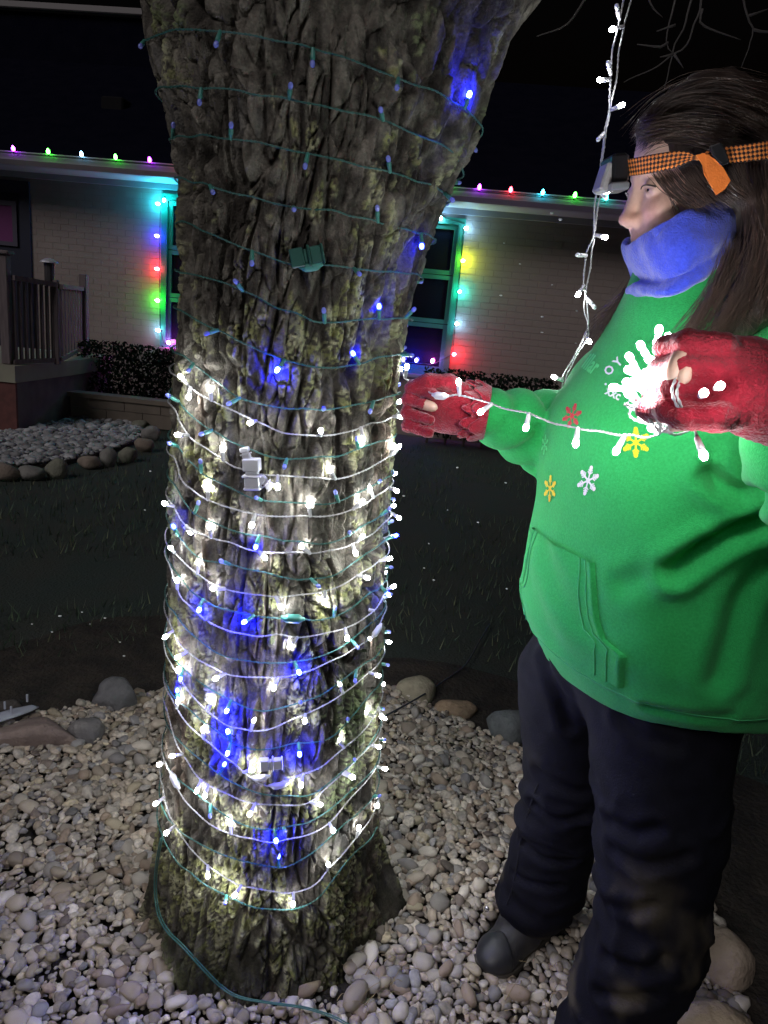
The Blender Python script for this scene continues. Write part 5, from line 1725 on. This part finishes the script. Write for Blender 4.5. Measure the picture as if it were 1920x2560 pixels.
# ------------------------------------------------------------------ head
hf = np.array([-.975, -.09, -.165]); hf /= np.linalg.norm(hf)
hl2 = np.cross((0, 0, 1), hf); hl2 /= np.linalg.norm(hl2)
hu = np.cross(hf, hl2)
HR = np.stack([hf, hl2, hu], 1)
HE = np.array([.4030, 1.124, 1.622])
def head_fn(P):
    q = (P - HE) @ HR
    m = q * (1, 1, 1)
    m[..., 1] = np.abs(m[..., 1])
    d = ell(m, (-.005, 0, .038), (.098, .076, .095))
    d = smin(d, ell(m, (.035, 0, -.052), (.060, .056, .078)), .03)
    d = smin(d, caps(m, (.056, 0, -.096), (.064, 0, -.098), .020, .018), .02)          # chin
    d = smin(d, ell(m, (.058, .036, -.034), (.030, .026, .028)), .018)                  # cheekbone
    d = smin(d, caps(m, (.082, .0, .020), (.076, .040, .022), .012, .009), .012)        # brow
    d = smax(d, -ell(m, (.108, .032, .000), (.020, .020, .013)), .010)                  # eye socket
    d = smin(d, caps(m, (.090, 0, .010), (.1065, 0, -.035), .0065, .0078), .012)         # nose bridge
    d = smin(d, ell(m, (.1070, 0, -.0385), (.0098, .0090, .0080)), .008)                  # nose tip
    d = smin(d, ell(m, (.097, .0105, -.0425), (.0095, .0058, .0068)), .008)              # nostril wing
    d = smin(d, caps(m, (.089, 0, -.063), (.083, .016, -.066), .0085, .006), .008)      # lips
    d = smin(d, caps(m, (.083, 0, -.078), (.078, .014, -.077), .0085, .006), .008)
    d = smin(d, ell(m, (.0785, .0315, -.0015), (.0150, .0150, .0135)), .004)            # lids over the eyeball
    d = smax(d, -ell(m, (.0955, .034, -.0050), (.0075, .0125, .0030)), .0015)           # gap between the lids
    d = smin(d, caps(q, (-.020, 0, -.07), (-.045, 0, -.155), .056, .062), .03)          # neck
    return d
def face_cols(V):
    q = (V - HE) @ HR
    b = np.ones((len(V), 3))
    red = np.exp(-(((q[:, 0] - .075) / .03) ** 2 + ((np.abs(q[:, 1]) - .038) / .022) ** 2 + ((q[:, 2] + .036) / .022) ** 2))
    nose = np.exp(-(((q[:, 0] - .112) / .02) ** 2 + ((q[:, 2] + .042) / .018) ** 2))
    b = mixc(b, (1.08, .80, .76), .55 * np.clip(red + nose, 0, 1))
    lips = np.exp(-(((q[:, 2] + .071) / .009) ** 2 + (q[:, 1] / .02) ** 2)) * (q[:, 0] > .075)
    b = mixc(b, (.9, .5, .48), .7 * np.clip(lips, 0, 1))
    brow = np.exp(-(((q[:, 2] - .0235 - .1 * (np.abs(q[:, 1]) - .03)) / .0035) ** 2)) * (np.abs(q[:, 1]) > .012) * (np.abs(q[:, 1]) < .052) * (q[:, 0] > .06)
    b = mixc(b, (.28, .22, .20), .85 * brow)
    lash = np.exp(-(((q[:, 2] + .004) / .0022) ** 2 + ((np.abs(q[:, 1]) - .032) / .012) ** 2)) * (q[:, 0] > .081)
    return mixc(b, (.25, .18, .16), .8 * np.clip(lash, 0, 1))
m_skin = mat('skin', (.74, .50, .40), .52, (.62, .40, .32), 70, 6, bump=.25, bscale=700, bdist=.0015, sss=.12, spec=.35, attr='col')
body, _, _ = grow('body', head_fn, HE - (.16, .13, .20), HE + (.16, .13, .17), .0026, m_skin, 1, cols=face_cols)
for sg in (1, -1):
    me = lathe_mesh('eye', [(.0001, -.0122)] + [(.0122 * math.sin(a), -.0122 * math.cos(a)) for a in np.linspace(.2, 2.55, 9)], mat('eye_white', (.75, .72, .70), .15), 14)
    e = link('eye', me, body)
    ir = lathe_mesh('iris', [(.0001, .0097), (.0062, .0104), (.0055, .0112), (.0028, .0119), (.0001, .0121)], mat('dark_iris', (.03, .022, .016), .08, spec=.7), 14)
    pz_ = HE + HR @ np.array([.0785, .0315 * sg, -.0015])
    e.location = local(person, [pz_])[0]
    dv = Vector(HR @ np.array([1, .05 * sg, -.16]))
    e.rotation_mode = 'QUATERNION'
    e.rotation_quaternion = dv.to_track_quat('Z', 'Y')
    link('iris', ir, e)

for sg in (1, -1):
    P = [HE + HR @ np.array(p_) for p_ in ((.0955, .0225 * sg, -.0015), (.0962, .029 * sg, .0012), (.0935, .037 * sg, .0012), (.0875, .0445 * sg, -.0015), (.0850, .0480 * sg, -.0030))]
    P = spline(P, 5)
    o = MB().tube(local(person, P), np.linspace(.0007, .0013, len(P)), 5).build('eyelash', m_hair, body, True)
# ------------------------------------------------------------------ neck gaiter
RW_ = [([(1560, 618), (1634, 560), (1700, 530), (1776, 506), (1866, 496)], .092), ([(1560, 642), (1640, 594), (1712, 562), (1790, 532), (1872, 508)], .104), ([(1580, 668), (1655, 645), (1725, 612), (1800, 565), (1872, 520)], .112),
       ([(1602, 689), (1668, 688), (1740, 655), (1808, 600), (1868, 532)], .112), ([(1600, 700), (1665, 703), (1738, 672), (1802, 618), (1862, 540)], .098), ([(1578, 704), (1650, 712), (1730, 690), (1798, 635), (1860, 545)], .104),
       ([(1567, 718), (1635, 735), (1720, 715), (1792, 655), (1858, 552)], .108), ([(1585, 740), (1640, 751), (1712, 735), (1785, 670), (1850, 560)], .102), ([(1612, 742), (1655, 748), (1712, 728), (1775, 672), (1835, 575)], .080)]
NC = 40
rows = []
RW_ = [(p_[:3] + [(p_[3][0] + 22, p_[3][1] - 4), (p_[4][0] + 40, p_[4][1] - 6)], b_) for p_, b_ in RW_]
for pts, bul in RW_:
    t = np.linspace(0, 1, 5)
    near = []
    for f in np.linspace(0, 1, NC // 2 + 1):
        x = np.interp(f, t, [p[0] for p in pts]); y = np.interp(f, t, [p[1] for p in pts])
        near.append((x, y, 1.118 - bul * math.sin(pi * f) ** .7))
    pt3 = [atY(*n_) for n_ in near]
    fr = []
    for (x, y, Y), p in list(zip(near, pt3))[1:-1][::-1]:
        mid = 1.118
        fr.append(np.array([p[0] * (1 + .02), 2 * mid - p[1], p[2]]))
    rows.append(pt3 + fr)
Vg = np.array(rows)
# smooth the rings, add slack wrinkles
for _ in range(3):
    Vg = .5 * Vg + .25 * (np.roll(Vg, 1, 1) + np.roll(Vg, -1, 1))
cg = Vg.mean((0, 1))
nr, nc = Vg.shape[:2]
i = np.arange(nr * nc).reshape(nr, nc)
Fg = np.stack([i[:-1], i[1:], np.roll(i, -1, 1)[1:], np.roll(i, -1, 1)[:-1]], -1).reshape(-1, 4)
gt = link('neck_gaiter', mesh_np('neck_gaiter', local(person, Vg.reshape(-1, 3)), Fg), person, m_gaiter)
for tp, kw in (('SOLIDIFY', dict(thickness=.005, offset=-1)), ('SUBSURF', dict(levels=2, render_levels=2))):
    md = gt.modifiers.new(tp.lower(), tp)
    for k, v in kw.items(): setattr(md, k, v)
tx = bpy.data.textures.new('fleece_slack', 'CLOUDS')
tx.noise_scale = .045
md = gt.modifiers.new('slack', 'DISPLACE')
md.texture = tx
md.strength = .014
md.texture_coords = 'LOCAL'

# ------------------------------------------------------------------ hair
def hair_fn(P):
    q = (P - HE) @ HR
    d = ell(q, (-.012, 0, .042), (.105, .087, .104))
    d = smin(d, ell(q, (-.060, 0, -.01), (.080, .085, .10)), .04)
    # open the face
    cut = smin(ell(q, (.125, 0, -.020), (.092, .084, .105)), ell(q, (.07, .0, -.135), (.10, .12, .085)), .01)
    d = smax(d, -cut, .012)
    d = smin(d, chain(P, [a3(1965, 500, 1.07), a3(1940, 640, 1.05), a3(1860, 770, 1.02), a3(1790, 850, 1.01)], [.050, .042, .030, .014], .03), .04)
    d = smin(d, chain(P, [a3(1950, 480, 1.10), a3(1960, 630, 1.08), a3(1950, 720, 1.07)], [.07, .06, .03], .03), .05)
    return d
def hair_disp(V):
    q = (V - HE) @ HR
    a = np.arctan2(q[:, 1], q[:, 2])
    return .0035 * vn(q[:, 0] * 70, a * 3, q[:, 2] * 8, 401) + .0022 * vn(q[:, 0] * 170, q[:, 1] * 40, q[:, 2] * 14, 403)
hair, _, _ = grow('hair', hair_fn, HE - (.20, .20, .36), HE + (.26, .16, .20), .005, m_hair, 2, hair_disp)
st = MB()
def strands(guide, n, sx, sy, sY, r_=.00042, seg=16, wav=.004, seed=0):
    gp = np.array(guide, float)
    for k in range(n):
        j0, j1 = RNG.normal(0, 1, 3), RNG.normal(0, 1, 3)
        f = np.linspace(0, 1, len(gp))[:, None]
        q = gp + (j0 * (1 - f) + j1 * f) * (sx, sy, sY)
        P = spline(at3(q), 5)
        P = resample(P, max(.008, np.linalg.norm(P[-1] - P[0]) / seg))
        t = np.linspace(0, 1, len(P))
        ph = RNG.uniform(0, 6.3, 2)
        P = P + wav * t[:, None] * np.stack([np.sin(t * 7 + ph[0]), .4 * np.sin(t * 5 + ph[1]), 0 * t], 1)
        st.tube(P, r_ * np.interp(t, [0, .2, .7, 1], [.25, 1, .9, .2]) * RNG.uniform(.7, 1.3), 3, False)
strands([(1885, 400, 1.015), (1908, 540, 1.000), (1895, 660, .988), (1835, 780, .980), (1745, 885, .982)], 260, 15, 10, .007)
strands([(1910, 420, 1.01), (1940, 560, .995), (1945, 660, .99), (1925, 740, .985), (1900, 800, .985)], 160, 18, 12, .008)
strands([(1840, 610, 1.00), (1805, 700, .985), (1755, 790, .980), (1690, 880, .982)], 170, 16, 13, .006)
for x_ in np.linspace(1628, 1850, 26):
    y_ = 432 - .14 * (x_ - 1628)
    Y_ = float(np.interp(x_, [1628, 1700, 1780, 1860], [1.058, 1.022, 1.006, .998]))
    e_ = min(x_ + 105, 1885)
    strands([(x_, y_, Y_), (x_ + .30 * (e_ - x_), y_ + 42, Y_ - .012), (x_ + .65 * (e_ - x_), y_ + 72, Y_ - .022), (e_, y_ + 98, Y_ - .028)], 11, 5, 5, .002, seg=12, wav=.002)
strands([(1640, 440, 1.05), (1668, 480, 1.040), (1692, 520, 1.034), (1702, 556, 1.032)], 7, 4, 5, .002)
strands([(1598, 700, 1.19), (1555, 755, 1.20), (1510, 800, 1.21), (1478, 850, 1.22)], 150, 12, 9, .006)
strands([(1600, 345, 1.075), (1645, 325, 1.045), (1730, 320, 1.025), (1840, 345, 1.01)], 170, 10, 20, .005)
strands([(1620, 318, 1.10), (1690, 275, 1.060), (1785, 265, 1.035), (1905, 315, 1.02)], 170, 14, 16, .006)
strands([(1700, 260, 1.09), (1780, 240, 1.060), (1860, 250, 1.04), (1960, 312, 1.03)], 90, 20, 12, .008)
strands([(1790, 720, .985), (1820, 750, .985), (1860, 800, .985), (1885, 840, .985)], 14, 18, 16, .004, wav=.010)
strands([(1590, 335, 1.105), (1640, 268, 1.10), (1720, 222, 1.095), (1830, 205, 1.09), (1950, 225, 1.09)], 150, 10, 9, .012)
strands([(1600, 350, 1.09), (1625, 300, 1.075), (1690, 250, 1.06), (1800, 235, 1.05), (1930, 270, 1.04)], 120, 10, 12, .010)
strands([(1600, 330, 1.10), (1680, 240, 1.07), (1800, 205, 1.05), (1930, 240, 1.04)], 40, 22, 22, .02, r_=.0003, wav=.012)
strands([(1880, 420, 1.0), (1900, 560, .99), (1880, 700, .98), (1810, 850, .975)], 45, 34, 22, .012, r_=.0003, wav=.014)
o = st.build('strands', mat('brown_hair_strand', (.045, .028, .021), .36, (.07, .042, .030), 50, 2, spec=.55), hair, True)
o.data.transform(Matrix.Translation(-person.location))
tag(o, kind='stuff')

# ------------------------------------------------------------------ headlamp
lamp = empty('headlamp', a3(1540, 430, 1.09), 0, 'headlamp with woven orange and black strap worn round the forehead', 'headlamp')
def strapmat():
    m_ = bpy.data.materials.new('woven_orange_strap')
    m_.use_nodes = True
    nt = m_.node_tree
    b = nt.nodes['Principled BSDF']
    uv = nt.nodes.new('ShaderNodeUVMap')
    sep = nt.nodes.new('ShaderNodeSeparateXYZ')
    nt.links.new(uv.outputs[0], sep.inputs[0])
    def wave(out, mul, off):
        a = nt.nodes.new('ShaderNodeMath'); a.operation = 'MULTIPLY_ADD'
        a.inputs[1].default_value = mul * 2 * pi; a.inputs[2].default_value = off
        nt.links.new(out, a.inputs[0])
        s_ = nt.nodes.new('ShaderNodeMath'); s_.operation = 'SINE'
        nt.links.new(a.outputs[0], s_.inputs[0])
        return s_.outputs[0]
    w1, w2 = wave(sep.outputs[0], 1.0, 0), wave(sep.outputs[1], 1.0, -pi / 2)
    ad = nt.nodes.new('ShaderNodeMath'); ad.operation = 'ADD'
    nt.links.new(w1, ad.inputs[0]); nt.links.new(w2, ad.inputs[1])
    r_ = nt.nodes.new('ShaderNodeMapRange'); r_.inputs[1].default_value = -.35; r_.inputs[2].default_value = .35
    nt.links.new(ad.outputs[0], r_.inputs[0])
    mx = nt.nodes.new('ShaderNodeMix'); mx.data_type = 'RGBA'
    mx.inputs[6].default_value = (.035, .018, .014, 1); mx.inputs[7].default_value = (.80, .24, .05, 1)
    nt.links.new(r_.outputs[0], mx.inputs[0]); nt.links.new(mx.outputs[2], b.inputs['Base Color'])
    bp = nt.nodes.new('ShaderNodeBump'); bp.inputs['Distance'].default_value = .002; bp.inputs['Strength'].default_value = .8
    nt.links.new(r_.outputs[0], bp.inputs['Height']); nt.links.new(bp.outputs[0], b.inputs['Normal'])
    b.inputs['Roughness'].default_value = .8
    return m_
m_strap = strapmat()
top = [(1546, 404, 1.105), (1575, 397, 1.070), (1619, 388, 1.040), (1660, 381, 1.022), (1698, 377, 1.010), (1724, 381, 1.004), (1738, 388, 1.001), (1765, 378, .998), (1798, 369, .995), (1860, 361, .995), (1920, 352, 1.0), (2000, 343, 1.03), (2040, 340, 1.08)]
bot = [(1555, 443, 1.105), (1582, 440, 1.070), (1619, 434, 1.040), (1655, 427, 1.022), (1690, 418, 1.010), (1718, 406, 1.004), (1736, 400, 1.001), (1775, 405, .998), (1812, 410, .995), (1865, 404, .995), (1922, 397, 1.0), (2002, 388, 1.03), (2042, 384, 1.08)]
T3, B3 = spline(at3(top), 6), spline(at3(bot), 6)
ns = len(T3)
fr = np.linspace(0, 1, 7)
Vs = T3[:, None] * (1 - fr[None, :, None]) + B3[:, None] * fr[None, :, None]
i = np.arange(ns * 7).reshape(ns, 7)
Fs = np.stack([i[:-1, :-1], i[:-1, 1:], i[1:, 1:], i[1:, :-1]], -1).reshape(-1, 4)
me = mesh_np('strap', local(lamp, Vs.reshape(-1, 3)), Fs)
uvl = me.uv_layers.new(name='UVMap')
arc = np.r_[0, np.cumsum(np.linalg.norm(np.diff(T3, axis=0), axis=1))]
uvv = np.stack([np.repeat(arc / .0058, 7), np.tile(fr * 4, ns)], -1)
uvl.data.foreach_set('uv', uvv[Fs.ravel()].ravel().astype(np.float32))
o = link('strap', me, lamp, m_strap)
md = o.modifiers.new('solid', 'SOLIDIFY'); md.thickness = .0025
def slab(name, quad, m_, th=.002, sub=0):
    P = at3(quad)
    mb = MB().add(local(lamp, P), [tuple(range(len(P)))])
    o = mb.build(name, m_, lamp)
    md = o.modifiers.new('solid', 'SOLIDIFY'); md.thickness = th; md.offset = 0
    if sub:
        bvm = o.modifiers.new('bev', 'BEVEL'); bvm.width = .002; bvm.segments = 2
    return o
m_org = mat('orange_webbing', (.80, .20, .03), .8, (.70, .17, .025), 90, 3, bump=.3, bscale=400, bdist=.002)
m_blk = mat('black_plastic', (.012, .012, .014), .35, spec=.5)
slab('strap_tail', [(1740, 388, .994), (1762, 384, .990), (1784, 396, .986), (1808, 420, .982), (1826, 452, .980), (1812, 474, .980), (1790, 488, .980), (1774, 458, .982), (1760, 436, .985), (1756, 412, .989)], m_org)
slab('buckle', [(1772, 366, .990), (1800, 356, .988), (1812, 372, .988), (1824, 408, .986), (1806, 416, .986), (1786, 402, .988)], m_blk, .006, 1)
mb = MB()
c = a3(1536, 428, 1.10)
obox(mb, local(lamp, [c])[0], hf, hl2, hu, .012, .026, .019, .004)
mb.build('lamp_body', m_blk, lamp)
mb = MB()
c = a3(1511, 447, 1.095)
tl = np.array([.25, 0, .97]); tl = (hu + .35 * -hf); tl /= np.linalg.norm(tl)
obox(mb, local(lamp, [c])[0], np.cross(hl2, tl), hl2, tl, .007, .018, .019, .003)
mb.build('lamp_head', mat('pale_grey_plastic', (.30, .29, .29), .4), lamp)
mb = MB()
c = a3(1538, 470, 1.085)
obox(mb, local(lamp, [c])[0], hf, hl2, hu, .013, .020, .005, .002)
mb.build('clear_bracket', mat('clear_bracket_plastic', (.35, .35, .38), .15, trans=.5, spec=.6), lamp)

# ------------------------------------------------------------------ gloves
def glove(origin, ex, ey, ez, palm, fingers, thumb, skin_r, wr, label=None):
    R = np.stack([np.asarray(ex, float) / np.linalg.norm(ex), np.asarray(ey, float) / np.linalg.norm(ey), np.asarray(ez, float) / np.linalg.norm(ez)], 1)
    origin = np.asarray(origin)
    allf = fingers + [thumb]
    def fn(P):
        q = (P - origin) @ R
        d = None
        for c, r_ in palm:
            e = ell(q, c, r_)
            d = e if d is None else smin(d, e, .02)
        d = smin(d, caps(q, wr[0], wr[1], wr[2], wr[3]), .02)
        for pts, rs, bare in allf:
            n = len(pts)
            if bare:      # the fabric stops short of the tip
                pts = pts[:-1] + [tuple(np.array(pts[-2]) * .35 + np.array(pts[-1]) * .65)]
            f = chain(q, pts, rs, .006)
            d = smin(d, f, .0022)
        return d
    g, _, _ = grow('glove', fn, origin - .13, origin + .13, .0027, m_glove, 1, lambda V: .0010 * vn(V[:, 0] * 300, V[:, 1] * 300, V[:, 2] * 300, 9) + .0010 * fbm(V[:, 0] * 60, V[:, 1] * 60, V[:, 2] * 60, 8, 2))
    for pts, rs, bare in allf:
        if not bare: continue
        a, b = np.array(pts[-2]), np.array(pts[-1])
        mb = MB()
        d = (b - a) / np.linalg.norm(b - a)
        P = [a + (b - a) * .5, a + (b - a) * .8, b, b + d * skin_r * .6, b + d * skin_r * .9]
        mb.tube(local(person, [origin + R @ p for p in P]), [skin_r * .98, skin_r, skin_r * .92, skin_r * .6, skin_r * .15], 12)
        t_ = mb.build('fingertip', m_skin2, g, True)
        nb = MB()
        up_ = np.cross(d, (0, 0, 1)); up_ = up_ / (np.linalg.norm(up_) + 1e-9)
        if (R @ up_) @ (CC - origin) < 0: up_ = -up_
        c = b + up_ * skin_r * .80
        sd = np.cross(up_, d)
        nb.add(local(person, [origin + R @ (c + d * x * skin_r + sd * y * skin_r + up_ * (z_ * skin_r)) for x, y, z_ in ((-.6, -.5, -.1), (-.6, 0, .16), (-.6, .5, -.1), (.5, -.45, -.25), (.55, 0, .02), (.5, .45, -.25))]), [(0, 1, 4, 3), (1, 2, 5, 4)])
        nb.build('nail', m_nail, g, True)
    return g, R
m_skin2 = mat('fingertip_skin', (.56, .36, .28), .5, (.50, .31, .24), 60, 3, sss=.2)
m_nail = mat('finger_nail', (.62, .40, .36), .25, spec=.5)
# far (right) hand at the trunk
o1 = atY(1108, 1015, 1.235)
fing = []
for k, (z_, l_, bare) in enumerate(((.027, .96, 0), (.007, 1.04, 1), (-.015, 1.0, 0), (-.036, .86, 0))):
    fing.append(([(.022, -.012, z_), (.036 * l_ + .022, -.006, z_ - .001), (.040 * l_ + .018, .024, z_ - .004), (.006 + .010 * l_, .036, z_ - .009)], [.0112, .0106, .0100, .0092], bare))
thumb = ([(-.036, .006, .026), (-.004, .020, .041), (.030, .024, .038), (.056, .024, .028)], [.0155, .0135, .0125, .0105], 1)
g1, R1 = glove(o1, (-1, .12, .04), (-.08, -1, .05), (.04, .05, 1), [((0, -.004, -.002), (.044, .022, .044)), ((-.03, 0, -.004), (.036, .022, .038))], fing, thumb, .0092, ((-.060, -.002, -.008), (-.03, 0, -.004), .027, .028))
# ruffled cuff
def ruffle(origin, R, x0, rad, amp, waves, parent, squash=1.0, tilt=0.0):
    n, m_ = 120, 6
    V = []
    for j in range(m_):
        f = j / (m_ - 1)
        for k in range(n):
            a = 2 * pi * k / n
            rr = rad + amp * f * (.6 + .4 * math.sin(waves * a + 1.3)) 
            xx = x0 + .022 * f + amp * .9 * f * math.sin(waves * a) + tilt * math.sin(a)
            V.append(origin + R @ np.array([xx - .012, rr * math.cos(a) * squash, rr * math.sin(a)]))
    i = np.arange(n * m_).reshape(m_, n)
    F = np.stack([i[:-1], np.roll(i, -1, 1)[:-1], np.roll(i, -1, 1)[1:], i[1:]], -1).reshape(-1, 4)
    o = link('cuff', mesh_np('cuff', local(person, V), F), parent, m_glove)
    md = o.modifiers.new('solid', 'SOLIDIFY'); md.thickness = .003
    return o
ruffle(o1, R1, -.050, .041, .010, 11, g1, .95)
ruffle(o1, R1, -.064, .045, .008, 9, g1, .95)
# near (left) hand round the bunch of lights
o2 = atY(1838, 962, .728)
fing = []
for k, (z_, bare) in enumerate(((.034, 1), (.012, 0), (-.010, 0), (-.030, 1))):
    fing.append(([(.024, .012, z_), (.058, .004, z_ - .004), (.070, -.020, z_ - .010), (.058, -.036, z_ - .016)], [.0125, .0118, .0108, .0096], bare))
thumb = ([(-.03, .008, -.020), (.012, .020, -.034), (.044, .014, -.040), (.064, .000, -.040)], [.017, .0145, .0125, .0105], 1)
g2, R2 = glove(o2, (-.97, .10, .10), (-.10, -.99, .05), (.10, .06, .99), [((0, 0, .004), (.050, .027, .043)), ((-.030, 0, -.002), (.045, .030, .044))], fing, thumb, .0092, ((-.10, 0, -.03), (-.03, 0, -.004), .036, .036))

# bare fingers closing on the bunch
for pts, r_ in (([(1740, 878, .735), (1702, 892, .728), (1684, 925, .726), (1682, 960, .728)], .0088), ([(1755, 1048, .735), (1712, 1058, .73), (1668, 1058, .735)], .0092), ([(1745, 905, .73), (1714, 925, .722), (1704, 962, .724)], .0084)):
    P = resample(spline(at3(pts), 6), .003)
    t = np.linspace(0, 1, len(P))
    R_ = r_ * (1 - .12 * t) * np.sqrt(np.clip(1 - np.clip((t - .88) / .125, 0, 1) ** 2, .02, 1)) * (1 + .06 * np.sin(t * 9))
    o = MB().tube(local(person, P), R_, 12).build('finger', m_skin2, g2, True)
